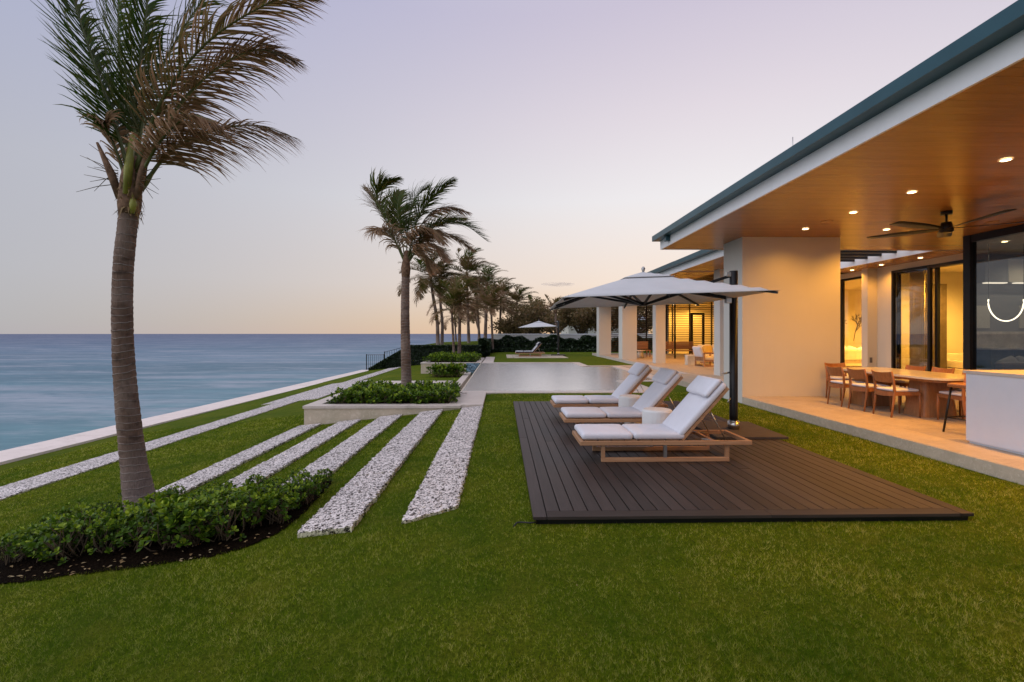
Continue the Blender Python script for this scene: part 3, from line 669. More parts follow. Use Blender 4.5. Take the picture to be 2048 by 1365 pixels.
# ================================================================ LAMPS
def downlight(x, y, z, power, lab, grp, col=(1,.42,.045), blend=.7, size=150, r=.055):
    o = thing('ceiling_light', lab, 'ceiling light', (x, y, z), 0, grp)
    mb = MB().cyl(0, 0, -.004, .004, r, 20); mb.build('lens', 'lamp_glow', o)
    vs = []; m = 20
    mb = MB(); 
    for k in range(m):
        a = 2*math.pi*k/m; 
        for rr, zz in ((r,-.001),(r,-.007),(r+.018,-.005),(r+.02,0)): vs.append((rr*math.cos(a), rr*math.sin(a), zz))
    mb.add(vs, [(k*4+j, ((k+1)%m)*4+j, ((k+1)%m)*4+j+1, k*4+j+1) for k in range(m) for j in range(3)]); mb.build('trim_ring', 'white_paint', o)
    l = bpy.data.lights.new('lamp', 'SPOT'); l.energy = power; l.color = col; l.spot_size = R(size); l.spot_blend = blend; l.shadow_soft_size = .05
    lo = bpy.data.objects.new('lamp', l); COL.objects.link(lo); lo.parent = o; lo.location = (0, 0, -.012)
    return o
G1 = 'recessed lights in the main ceiling'
for x, y, lab in ((6.42,10.08,'recessed ceiling light nearest the tall cream end wall'), (6.42,8.69,'recessed ceiling light between end wall and ceiling fan, second in row'),
                  (6.42,7.43,'bright recessed ceiling light above and left of the ceiling fan'), (6.42,6.02,'largest recessed ceiling light at the right picture edge'),
                  (8.18,10.1,'recessed ceiling light just left of the ceiling fan blades')):
    downlight(x, y, CZ-.004, 85 if y > 10 and x < 7 else 250, lab, G1)
for x, y in ((6.42,4.6),(6.42,3.2),(6.42,1.8),(8.18,6.0),(8.18,4.2)):
    downlight(x, y, CZ-.004, 250, 'recessed light of the main ceiling nearer than the picture edge', G1)
for y, lab in ((13.85,'soffit light above the mullion of the sliding door'), (15.3,'soffit light over the wall pier left of the sliding door'), (16.6,'soffit light in front of the tall lit window')):
    downlight(12.22, y, CZ-.004, 120, lab, 'soffit lights along the facade')
for y, lab in ((18.5,'terrace light of the far wing nearest the main house'), (22.,'terrace light of the far wing above the armchairs'), (26,'terrace light of the far wing above the bench'), (30,'terrace light of the far wing nearest the slat screen')):
    downlight(10.2, y, CZ-.004, 360, lab, 'lights under the roof of the far wing')
for y, lab in ((21.8,'wing terrace light in the row nearest the lawn, before the third column'), (25.4,'wing terrace light in the lawn side row, before the second column'), (31.2,'wing terrace light in the lawn side row, before the farthest column')):
    downlight(7.9, y, CZ-.004, 160, lab, 'lights under the roof of the far wing')
for x, y, p, lab in ((14.0,14.2,1500,'lit lamp in the room behind the sliding door'), (15.4,19.4,3000,'lit lamp in the living room behind the tall window'), (15.0,37,600,'lit lamp in the room behind the slat screen'), (13.2,36.9,400,'second lit lamp in the room behind the slat screen')):
    downlight(x, y, 3.69 if y < 30 else CZ-.006, p, lab, 'lamps inside the rooms', (1,.52,.09), size=165)
for x, y in ((11.6,10.9),(13.6,11.5)): downlight(x, y, CZ-.095, 70, 'recessed light in the glass corner kitchen', 'kitchen lights', (1,.82,.58))
for x, y, lab in ((6.42,9.4,'round white ceiling speaker by the end wall'), (9.75,9.4,'round white ceiling speaker right of the fan')):
    mb = MB().cyl(x, y, CZ-.008, CZ-.001, .105, 28); tag(mb.build('ceiling_speaker', 'grille'), lab, 'speaker')
# glowing loop pendant in the kitchen
lp_ = thing('pendant_lamp', 'glowing white U shaped pendant lamp behind the corner glass', 'lamp', (11.95, 11.2, .06))
pts = [(.43*math.sin(a), 0, 2.30-.46*math.cos(a)*(1 if abs(a) < 1.57 else .8)) for a in [(-1.72+3.44*i/28) for i in range(29)]]
mb = MB().tube(pts, .014, 8); mb.build('glow_tube', 'loop_glow', lp_)
mb = MB().tube([pts[0], (pts[0][0], 0, CZ-.09)], .004, 5).tube([pts[-1], (pts[-1][0], 0, CZ-.09)], .004, 5); mb.build('cable', 'black_metal', lp_)

# ceiling fan
fan = thing('ceiling_fan', 'dark wooden ceiling fan hanging over the dining table', 'ceiling fan', (8.07, 8.6, CZ))
MB().cyl(0,0,-.06,-.002,.085,20).build('canopy', 'black_metal', fan); MB().cyl(0,0,-.20,-.06,.018,10).build('rod', 'black_metal', fan)
MB().cyl(0,0,-.36,-.20,.11,24,.075).build('motor', 'black_metal', fan); MB().cyl(0,0,-.39,-.36,.07,24,.11).build('cap', 'black_metal', fan)
bm_ = MB(); k_ = 12; vs = []
for i in range(k_+1):
    t = i/k_; r = .1+1.12*t; w = .035+.075*math.sin(min(1, t*1.25)*math.pi*.62)
    if t > .93: w *= .75
    tw = .28*(1-t*.6)
    for sgn in (-1, 1):
        for dz in (-.005, .005): vs.append((r, sgn*w+.02*t, sgn*w*math.tan(tw)*.8+dz-.31+.03*t))
fs = []
for i in range(k_):
    a, b = i*4, (i+1)*4
    fs += [(a,b,b+2,a+2),(a+1,a+3,b+3,b+1),(a,a+1,b+1,b),(a+2,b+2,b+3,a+3)]
fs += [(0,2,3,1),(k_*4,k_*4+1,k_*4+3,k_*4+2)]
bme = bm_.add(vs, fs, True).mesh('blade', 'black_metal')
for i in range(5): put('blade', bme, fan, (0,0,0), (0,0,R(192+72*i)))

# ================================================================ LOUNGERS
def make_lounger(lab, grp, fab='white_fabric'):
    """head at +x; near rail at y=0, far rail at y=.66; x from 0 to 2.06"""
    t = thing('sun_lounger', lab, 'sun lounger', group=grp)
    L, W, z0, z1 = 2.06, .66, .205, .255
    for nm, a in (('side_rail', 0), ('side_rail', W-.035)): box(nm, 'teak', 0, L, a, a+.035, z0, z1, t, .006)
    for a in (0.0, L-.05): box('end_rail', 'teak_y', a, a+.05, .037, W-.037, z0+.002, z1-.002, t, .006)
    box('cross_rail', 'teak_y', L-.45, L-.41, .037, W-.037, z0+.004, z1-.012, t, .004)
    for y in (.035, W-.075):
        f = MB().box(.26,1.80,y,y+.04,0,.05,.005); lf = f.build('leg_frame', 'teak', t)
        for x in (.26, 1.755): box('leg', 'teak', x, x+.045, y+.001, y+.039, .05, z0, lf, .004)
        box('bracket', 'brushed', 1.01, 1.05, y+.005, y+.033, .05, z0, lf)
    for i in range(7): box('slat', 'teak_y', .07+.162*i, .07+.162*i+.14, .05, W-.05, z1-.012, z1+.008, t)
    # seat cushions
    for x0, x1 in ((.0,.615),(.62,1.235)):
        c = cushion(x1-x0, W-.03, .078, .034, .22, 13, .006); c.xf(Matrix.Translation(((x0+x1)/2+.025, W/2, z1+.012))); 
        cu = c.build('seat_cushion', fab, t)
    # back: pivot at x=1.24
    an = R(48); M = Matrix.Translation((1.245, 0, z1-.005)) @ Matrix.Rotation(-an, 4, 'Y')
    bk = MB().box(.795,.83,.066,W-.066,0,.012); bk.xf(M); b = bk.build('back_frame', 'teak_y', t)
    for y in (.03, W-.065): q = MB().box(0,.83,y,y+.035,0,.035,.004); q.xf(M); q.build('back_rail', 'teak', b)
    for i in range(5):
        q = MB().box(.04+.165*i,.04+.165*i+.13,.066,W-.066,.012,.032); q.xf(M); q.build('slat', 'teak_y', b)
    c = cushion(.83, W-.03, .078, .034, .2, 13, .006); c.xf(M @ Matrix.Translation((.425, W/2, .038))); c.build('back_cushion', fab, t)
    c = cushion(.27, W-.04, .062, .03, .22, 11, .005); c.xf(M @ Matrix.Translation((.70, W/2, .122))); p = c.build('headrest_pillow', fab, t)
    q = MB().box(.835,.848,.05,W-.05,.03,.15,.004); q.xf(M); q.build('strap', fab, p)
    # steel props
    top = M @ Vector((.5, 0, 0))
    for y in (.09, W-.09):
        MB().tube([(top.x, y, top.z), (1.78, y, z1-.01)], .006, 6).build('prop', 'steel', t)
        MB().tube([(1.50, y+.03, z1-.0), (1.78, y+.03, z1-.03)], .005, 6).build('prop', 'steel', t)
    return t
GL = 'white sun loungers on the wooden deck'
l0 = make_lounger('white cushioned teak sun lounger nearest the camera on the deck', GL); l0.location = (.93, 5.70, DZ)
for y, lab in ((7.18, 'middle white sun lounger, between the two white drum tables'), (8.66, 'farthest of the three white sun loungers, nearest the pool')):
    c = copy_tree(l0); c.location = (.935, y, DZ); c['label'] = lab
GS = 'striped loungers beyond the pool'
s0 = make_lounger('nearer of two striped loungers beyond the pool', GS, 'striped_fabric'); s0.location = (.95, 33.2, .03)
c = copy_tree(s0); c.location = (1.0, 34.6, .03); c['label'] = 'farther striped lounger beyond the pool beside the far umbrella'

# drum side tables, ribbed
def drum(x, y, lab):
    t = thing('side_table', lab, 'side table', (x, y, DZ), 0, 'white drum side tables')
    m = 72; vs = []; prof = [(.19,0),(.203,.01),(.203,.435),(.196,.452),(.18,.456)]
    for k in range(m*2):
        a = math.pi*k/m; rib = .0035 if k % 2 else 0
        for r, z in prof: vs.append(((r+rib)*math.cos(a), (r+rib)*math.sin(a), z))
    q = len(prof); mm = m*2
    fs = [(k*q+j, ((k+1)%mm)*q+j, ((k+1)%mm)*q+j+1, k*q+j+1) for k in range(mm) for j in range(q-1)]
    MB().add(vs, fs).build('body', 'drum_white', t); MB().cyl(0,0,.44,.461,.186,48).build('top', 'drum_white', t)
drum(2.21, 6.82, 'ribbed white drum table between the near and middle loungers'); drum(2.23, 8.30, 'ribbed white drum table between the middle and far loungers')

# ================================================================ UMBRELLAS
def umbrella(lab, loc, rz, basez):
    t = thing('cantilever_umbrella', lab, 'umbrella', loc, rz, 'white cantilever umbrellas')
    # pole at origin, canopy centre at +x 1.65
    H_, C, half = 2.52, 1.42, 1.40
    MB().tube([(0,0,.12),(0,0,.25),(.0,.0,H_)], .062, 20).build('pole', 'black_metal', t)
    MB().cyl(0,0,.035,.15,.088,28).cyl(0,0,.15,.165,.075,28).build('collar', 'steel', t)
    MB().box(-.52,.52,-.62,.62,0,.035,.006).build('base_plate', 'base_slab', t)
    n_ = 16; zp, ze, zc = 2.47, 2.045, 2.045
    def cz(u, v):          # u,v in -1..1
        s = max(abs(u), abs(v)); r = math.hypot(u, v)
        co = min(abs(u), abs(v))/max(s, 1e-6)       # 0 at edge middle, 1 at corner
        z = zp-(zp-ze)*s**1.06
        sag = 0
        return z+sag-.045*u
    g = [(-1+2*i/n_) for i in range(n_+1)]
    vs = []
    for u in g:
        for v in g:
            s = max(abs(u),abs(v)); pull = 1-.025*(1-min(abs(u),abs(v))/max(s,1e-6))*s*0
            ed = 1
            if s > .999:
                m_ = min(abs(u),abs(v)); ed = 1-.012*math.sin(math.pi*m_)**2   # hem drawn in between ribs
            vs.append((C+u*half*(ed if abs(u) > .999 else 1), v*half*(ed if abs(v) > .999 else 1), cz(u,v)))
    W = n_+1; fs = [(i*W+j,(i+1)*W+j,(i+1)*W+j+1,i*W+j+1) for i in range(n_) for j in range(n_)]
    cp = MB().add(vs, fs, True).build('canopy', 'canopy_fabric', t); md = cp.modifiers.new('thickness', 'SOLIDIFY'); md.thickness = .006; md.offset = 1
    vs = []; k = 8; gg = [(-1+2*i/k) for i in range(k+1)]; a_ = .27
    for u in gg:
        for v in gg: vs.append((C+u*a_*half, v*a_*half, cz(u*a_, v*a_)+.028+.012*(1-max(abs(u),abs(v)))))
    vt = MB().add(vs, [(i*(k+1)+j,(i+1)*(k+1)+j,(i+1)*(k+1)+j+1,i*(k+1)+j+1) for i in range(k) for j in range(k)], True).build('vent_cap', 'canopy_fabric', cp)
    md = vt.modifiers.new('thickness', 'SOLIDIFY'); md.thickness = .006
    MB().tube([(C,0,zp+.02),(C,0,zp+.05),(C,0,zp+.09),(C,0,zp+.12)], [.016,.02,.032,.014], 12).build('finial', 'brushed', t)
    hub = MB().cyl(C,0,1.97,2.03,.065,18).build('hub', 'black_metal', t)
    for i in range(8):
        a = math.pi*i/4; f = 1/max(abs(math.cos(a)), abs(math.sin(a))); ux, uy = math.cos(a)*f, math.sin(a)*f
        pts = [(C+ux*half*s, uy*half*s, cz(ux*s*.999, uy*s*.999)-.034) for s in (.03,.2,.4,.6,.8,.985)]
        r = MB()
        for p, q in zip(pts[:-1], pts[1:]): r.bar(p, q, .022, .032)
        rb = r.build('rib', 'black_metal', t)
        s = .52; MB().bar((C+ux*.05, uy*.05, 2.0), (C+ux*half*s, uy*half*s, cz(ux*s,uy*s)-.05), .024, .034).build('strut', 'black_metal', rb)
    MB().bar((-.0,0,2.08),(C,0,2.30),.036,.05).build('boom', 'black_metal', t); MB().bar((0,0,2.46),(.55,0,2.28),.03,.045).build('upper_arm', 'black_metal', t)
    MB().box(.03,.13,-.04,.04,2.01,2.13,.006).build('bracket', 'steel', t); MB().box(.04,.12,-.03,.03,2.43,2.50,.006).build('bracket', 'steel', t)
    cr = MB().tube([(.06,0,.92),(.14,0,.90),(.18,0,.92)], .012, 8).build('crank_handle', 'steel', t)
    MB().tube([(.055,.02,.42),(.1,.02,.46),(.055,.02,.52)], .012, 8).build('lock_lever', 'steel', t)
    for z in (2.40, 1.02, .90): MB().tube([(-.03,-.056,z),(-.03,-.066,z)], .009, 8).build('bolt', 'steel', t)
    return t
uax = math.atan2(.515, -.857)
umbrella('large white cantilever umbrella over the near loungers', (3.66, 7.55, DZ), R(178), DZ)
u2 = umbrella('small far white umbrella beside the striped loungers beyond the pool', (4.15, 35.3, .03), R(172), 0)

# ================================================================ DINING
dt = thing('dining_table', 'long pale topped dining table with rounded corners on two pedestals', 'dining table')
def rrect(x0, x1, y0, y1, r, n=7):
    p = []
    for cx, cy, a0 in ((x1-r,y1-r,0),(x0+r,y1-r,90),(x0+r,y0+r,180),(x1-r,y0+r,270)):
        for i in range(n+1): a = R(a0+90*i/n); p.append((cx+r*math.cos(a), cy+r*math.sin(a)))
    return p
TT = .885
MB().prism(rrect(6.95,8.12,7.55,10.2,.22), TT-.035, TT).build('table_top', 'table_top', dt)
MB().prism(rrect(7.05,8.02,7.65,10.1,.2), TT-.085, TT-.036).build('apron', 'table_wood', dt)
for y0 in (8.12, 9.45):
    lo = rrect(7.22,7.88,y0,y0+.5,.12); hi = rrect(7.30,7.82,y0+.05,y0+.45,.12); k = len(lo)
    MB().add([(x,y,TZ) for x,y in lo]+[(x,y,TT-.086) for x,y in hi], [(i,(i+1)%k,k+(i+1)%k,k+i) for i in range(k)]+[tuple(range(k,2*k)), tuple(range(k-1,-1,-1))], False).build('pedestal', 'table_wood', dt)
def make_chair(lab, grp):
    """faces +y, back at y=-.23"""
    t = thing('dining_chair', lab, 'dining chair', group=grp)
    for s in (-1, 1):
        MB().tube([(s*.215,.22,0),(s*.215,.22,.25),(s*.21,.215,.44)], [.014,.019,.022], 8).build('leg', 'chair_wood', t)
        MB().tube([(s*.20,-.27,0),(s*.205,-.235,.25),(s*.21,-.22,.44),(s*.215,-.235,.62),(s*.222,-.28,.79)], [.014,.019,.023,.019,.013], 8).build('leg', 'chair_wood', t)
        MB().bar((s*.21,-.22,.405),(s*.212,.215,.415),.024,.06).build('side_rail', 'chair_wood', t)
    MB().bar((-.20,.215,.415),(.20,.215,.415),.024,.05).build('front_rail', 'chair_wood', t)
    # curved back rail and board
    for nm, z0, z1 in (('backrest', .595, .785), ('rear_rail', .375, .435)):
        vs = []; m = 10
        for i in range(m+1):
            u = -1+2*i/m; x = u*.218; bow = .05*(1-u*u)
            for z in (z0, z1):
                yb = -.235-(z-.62)*.26 if z > .6 else (-.22 if z > .5 else -.225)
                dip = 0 if z < z1 else -.018*(1-u*u)*(1 if nm == 'backrest' else 0)
                for d in (-.009, .009): vs.append((x, yb-bow+d, z+dip-(.02*(1-u*u) if z == z0 and nm == 'rear_rail' else 0)))
        fs = []
        for i in range(m):
            a, b = i*4, i*4+4
            fs += [(a,b,b+2,a+2),(a+1,a+3,b+3,b+1),(a,a+1,b+1,b),(a+2,b+2,b+3,a+3)]
        fs += [(0,2,3,1),(m*4,m*4+1,m*4+3,m*4+2)]
        MB().add(vs, fs, False).build(nm, 'chair_wood', t)
    box('seat_board', 'chair_wood', -.20, .20, -.205, .20, .425, .44, t)
    c = cushion(.42, .44, .045, .02, .3, 7, .002); c.xf(Matrix.Translation((0,0,.441))); c.build('seat_pad', 'white_fabric', t)
    return t
GC = 'wooden dining chairs around the long table'
spots = [(6.96,8.36,-90,'left side dining chair nearest the camera, back turned to the sea'), (6.96,8.98,-90,'middle dining chair of the three on the left side of the table'),
         (6.96,9.58,-90,'left side dining chair closest to the cream end wall'), (8.24,9.76,90,'farther dining chair on the far side of the table, only its back showing'),
         (8.24,9.14,90,'second dining chair on the far side, back in front of the door mullion'), (8.24,8.5,90,'far side dining chair next to the white counter end'),
         (7.5,10.45,180,'dining chair at the far head of the table against the end wall'), (7.52,7.72,0,'dining chair at the near head of the table beside the white counter')]
ch0 = None
for x, y, rz, lab in spots:
    c = make_chair(lab, GC) if ch0 is None else copy_tree(ch0)
    if ch0 is None: ch0 = c
    c.location = (x, y, TZ); c.rotation_euler = (0,0,R(rz)); c['label'] = lab
# bar counter and stool
bc = thing('bar_counter', 'white panelled outdoor counter at the right picture edge', 'counter')
for i in range(4): box('panel', 'white_panel', 6.165, 6.185, 6.29-1.6*(i+1)+.003, 6.29-1.6*i-.003, TZ+.03, 1.075, bc)
box('end_panel', 'white_panel', 6.19, 7.0, 6.27, 6.29, TZ+.03, 1.075, bc); box('body', 'white_panel', 6.19, 6.98, -.2, 6.265, TZ, 1.075, bc)
MB().prism(rrect(6.15,7.05,-.2,6.34,.04), 1.077, 1.115).build('counter_top', 'coping', bc)
bs = thing('bar_stool', 'dark bar stool mostly hidden behind the white counter', 'stool', (6.74, 6.78, TZ), R(10))
for sx in (-1, 1):
    for sy in (-1, 1): MB().tube([(sx*.22,sy*.22,0),(sx*.16,sy*.16,.66)], .014, 8).build('leg', 'dark_frame', bs)
MB().tube([(-.2,-.2,.22),(.2,-.2,.22),(.2,.2,.22),(-.2,.2,.22),(-.2,-.2,.22)], .009, 6).build('foot_ring', 'dark_frame', bs)
c = cushion(.40,.40,.06,.025,.3,7); c.xf(Matrix.Translation((0,0,.66))); c.build('seat', 'chair_wood', bs)

# ================================================================ ROOM CONTENTS
def sofa(lab, loc, rz, w, fab, pil, npil, grp=None):
    t = thing('sofa', lab, 'sofa', loc, rz, grp)          # faces +y
    box('base', fab, -w/2, w/2, -.42, .42, .06, .30, t, .03); box('backrest', fab, -w/2, w/2, -.46, -.26, .30, .78, t, .05)
    for s in (-1, 1): box('arm', fab, s*w/2-(.16 if s > 0 else 0), s*w/2+(0 if s > 0 else .16), -.40, .42, .30, .56, t, .04)
    m = 2; cw = (w-.34)/m
    for i in range(m):
        c = cushion(cw-.01,.66,.15,.05,.2,7); c.xf(Matrix.Translation((-w/2+.17+cw*(i+.5),.08,.30))); c.build('seat_cushion', fab, t)
    for i in range(npil):
        c = cushion(.46,.44,.16,.05,.45,7); c.xf(Matrix.Translation((-w/2+.4+i*.42,-.16,.62)) @ Matrix.Rotation(R(62),4,'X') @ Matrix.Rotation(R(20*(-1)**i),4,'Z')); c.build('pillow', pil, t)
    for sx in (-1, 1):
        for sy in (-.34,.34): box('foot', 'dark_frame', sx*(w/2-.1)-.02, sx*(w/2-.1)+.02, sy-.02, sy+.02, 0, .06, t)
    return t
sofa('beige sofa with pillow behind the tall lit window', (15.4, 20.6, TZ), R(0), 2.4, 'warm_fabric', 'white_fabric', 3)
sofa('dim grey sofa inside the glass corner room', (12.55, 11.35, TZ), R(0), 2.0, 'grey_fabric', 'grey_fabric', 3)
sofa('low sofa in the room behind the sliding door', (15.5, 15.6, TZ), R(180), 1.3, 'warm_fabric', 'warm_fabric', 0)
# two-panel ink drawing of a branch
art = thing('wall_art', 'two pale panels with fine ink branches on the yellow lit wall', 'picture')
for x0 in (14.2, 15.35, 16.5):
    box('panel', 'art_paper', x0, x0+1.12, 22.86, 22.895, 1.15, 2.75, art, .004)
rr = random.Random(5); mb = MB()
def branch(p, a, l, d):
    q = (p[0]+math.cos(a)*l, 22.852, p[1]+math.sin(a)*l)
    mb.bar((p[0],22.852,p[1]), q, .006, .012+.006*d)
    if d > 0:
        for k in range(3): branch((q[0],q[2]), a+rr.uniform(-.9,.9), l*rr.uniform(.6,.85), d-1)
for x in (14.6, 15.7, 16.9): branch((x, 1.25), 1.4, .45, 4)
mb.build('ink_branch', 'ink', art)
for y0, y1, lab in ((14.75,15.3,'pale curtain gathered behind the sliding door glass'), (16.5,16.62,'narrow curtain edge inside the tall window')):
    vs = []; m = 40
    for i in range(m+1):
        y = y0+(y1-y0)*i/m; x = 13.15+.03*math.sin(i*1.3)
        vs += [(x,y,TZ+.02),(x,y,3.6)]
    o = MB().add(vs, [(2*i,2*i+2,2*i+3,2*i+1) for i in range(m)], True).build('curtain', 'curtain'); tag(o, lab, 'curtain')
    md = o.modifiers.new('thickness','SOLIDIFY'); md.thickness = .004

# far wing furniture
def armchair(lab, loc, rz, w=.78, grp='wood frame armchairs on the far terrace', pil=True, name='armchair'):
    t = thing(name, lab, name.replace('_',' '), loc, rz, grp)      # faces +y
    for s in (-1, 1):
        x = s*w/2
        for y in (-.36,.34): box('leg', 'teak', x-.03, x+.03, y-.03, y+.03, 0, .58, t, .004)
        box('arm', 'teak_y', x-.04, x+.04, -.38, .40, .58, .61, t, .005); box('side_rail', 'teak_y', x-.02, x+.02, -.33, .31, .22, .29, t)
        box('foot_rail', 'teak_y', x-.025, x+.025, -.33, .31, 0, .05, t)
    box('seat_frame', 'teak', -w/2+.031, w/2-.031, -.36, .34, .22, .27, t)
    M = Matrix.Translation((0,-.34,.26)) @ Matrix.Rotation(R(16),4,'X')
    k = int(w/.075)
    for i in range(k):
        q = MB().box(-w/2+.05+i*(w-.1)/k, -w/2+.05+i*(w-.1)/k+.035, -.02,.01,0,.56); q.xf(M); q.build('back_slat', 'teak', t)
    m = max(1, round(w/.75)); cw = (w-.08)/m
    for i in range(m):
        c = cushion(cw-.01,.66,.14,.05,.2,7); c.xf(Matrix.Translation((-w/2+.04+cw*(i+.5),.02,.27))); c.build('seat_cushion', 'warm_fabric', t)
        c = cushion(cw-.02,.48,.14,.05,.25,7); c.xf(M @ Matrix.Translation((-w/2+.04+cw*(i+.5),.09,.40)) @ Matrix.Rotation(R(90),4,'X')); c.build('back_cushion', 'white_fabric', t)
        if pil:
            c = cushion(.4,.4,.14,.05,.4,7); c.xf(M @ Matrix.Translation((-w/2+.04+cw*(i+.4),.24,.36)) @ Matrix.Rotation(R(85),4,'X')); c.build('pillow', 'yellow_fabric', t)
    return t
a0 = armchair('wood slatted armchair with white cushions beside the white cube tables', (9.15, 21.3, TZ), R(-85))
a1 = copy_tree(a0); a1.location = (9.2, 19.3, TZ); a1.rotation_euler = (0,0,R(-88)); a1['label'] = 'wood armchair half hidden by the nearest terrace column'
armchair('wide terrace sofa with yellow pillows behind the armchairs', (10.9, 23.6, TZ), R(180), 2.2, 'terrace sofas', True, 'terrace_sofa')
for x, y, lab in ((8.75,22.3,'white stone cube table beside the slatted armchair'), (9.1,22.55,'second white cube table touching the first one')):
    t = thing('cube_table', lab, 'side table', (x,y,TZ), 0, 'white cube tables'); box('body', 'marble', -.17,.17,-.17,.17,0,.43,t,.01); box('top', 'drum_white', -.18,.18,-.18,.18,.432,.45,t,.006)
for x, y, w, lab in ((8.35,29.8,1.7,'slatted wooden bench between two terrace columns'), (10.9,29.6,2.2,'long slatted wooden bench in front of the slat screen')):
    t = thing('bench', lab, 'bench', (x,y,TZ), 0, 'slatted benches on the far terrace')
    for i in range(5): box('seat_slat', 'teak', -w/2, w/2, -.30+.12*i, -.30+.12*i+.10, .40, .435, t)
    for i in range(4): box('back_slat', 'teak', -w/2, w/2, .36, .385, .50+.12*i, .60+.12*i, t)
    for s in (-1, 1):
        for y_ in (-.25,.35): box('leg', 'teak', s*(w/2-.08)-.03, s*(w/2-.08)+.03, y_-.03, y_+.03, 0, .40, t)
t = thing('side_table', 'small round pale pedestal table before the slatted bench', 'side table', (8.3,28.7,TZ)); MB().cyl(0,0,0,.42,.2,20,.16).build('pedestal','marble',t); MB().cyl(0,0,.42,.45,.27,24).build('top','drum_white',t)

# metal fence at the end of the sea wall
for (xa, ya, za), (xb, yb, zb), h, lab in (((-10.1,36.4,-1.1),(-8.85,36.6,-1.1),1.12,'black metal railing at the far end of the sea wall'), ((-8.8,36.6,-.9),(-7.3,37.2,-.5),1.12,'higher black railing section disappearing into the hedge')):
    f = thing('metal_fence', lab, 'fence', group='black railings at the shore')
    for hh in (.08, h): MB().bar((xa,ya,za+hh),(xb,yb,zb+hh),.03,.03).build('rail','black_metal',f)
    m = 9
    for i in range(m+1):
        u = i/m; x, y, z = xa+(xb-xa)*u, ya+(yb-ya)*u, za+(zb-za)*u
        w_ = .028 if i in (0, m) else .011; MB().box(x-w_,x+w_,y-w_,y+w_,z-.2,z+h+(.05 if i in (0,m) else 0)).build('post' if i in (0,m) else 'bar','black_metal',f)
# white garden wall behind the far hedge
gw = thing('garden_wall', 'white boundary wall behind the dark far hedge', 'wall'); box('wall_body','white_stucco',-1.0,16,46.2,46.4,-.1,1.52,gw); box('cap','white_paint',-1.05,16.05,46.15,46.45,1.52,1.60,gw)
# neighbour's white house among the trees
nh = thing('neighbour_house', 'pale neighbouring house glimpsed through the sea grape trees', 'house')
box('wall','white_stucco',10,22,72,82,-.1,3.6,nh)
MB().add([(9,71,3.6),(23,71,3.6),(23,83,3.6),(9,83,3.6),(13,77,5.6),(19,77,5.6)],[(0,1,5,4),(1,2,5),(2,3,4,5),(3,0,4),(0,3,2,1)]).build('roof','tile_roof',nh)
for x in (11.5,14.5,17.5): 
    w_ = box('window','dark_frame',x,x+1.4,71.95,71.998,1.0,2.6,nh); box('pane','glass_dark',x+.08,x+1.32,71.93,71.948,1.08,2.52,w_)
# garden hose end by the deck corner
mb = MB().tube([(.32,4.06,.02),(.24,4.03,.022),(.17,4.05,.02),(.13,4.06,.014),(.10,4.0,.006)], .007, 8); tag(mb.build('cable','hose_black'),'short black cable end at the near left deck corner','cable')

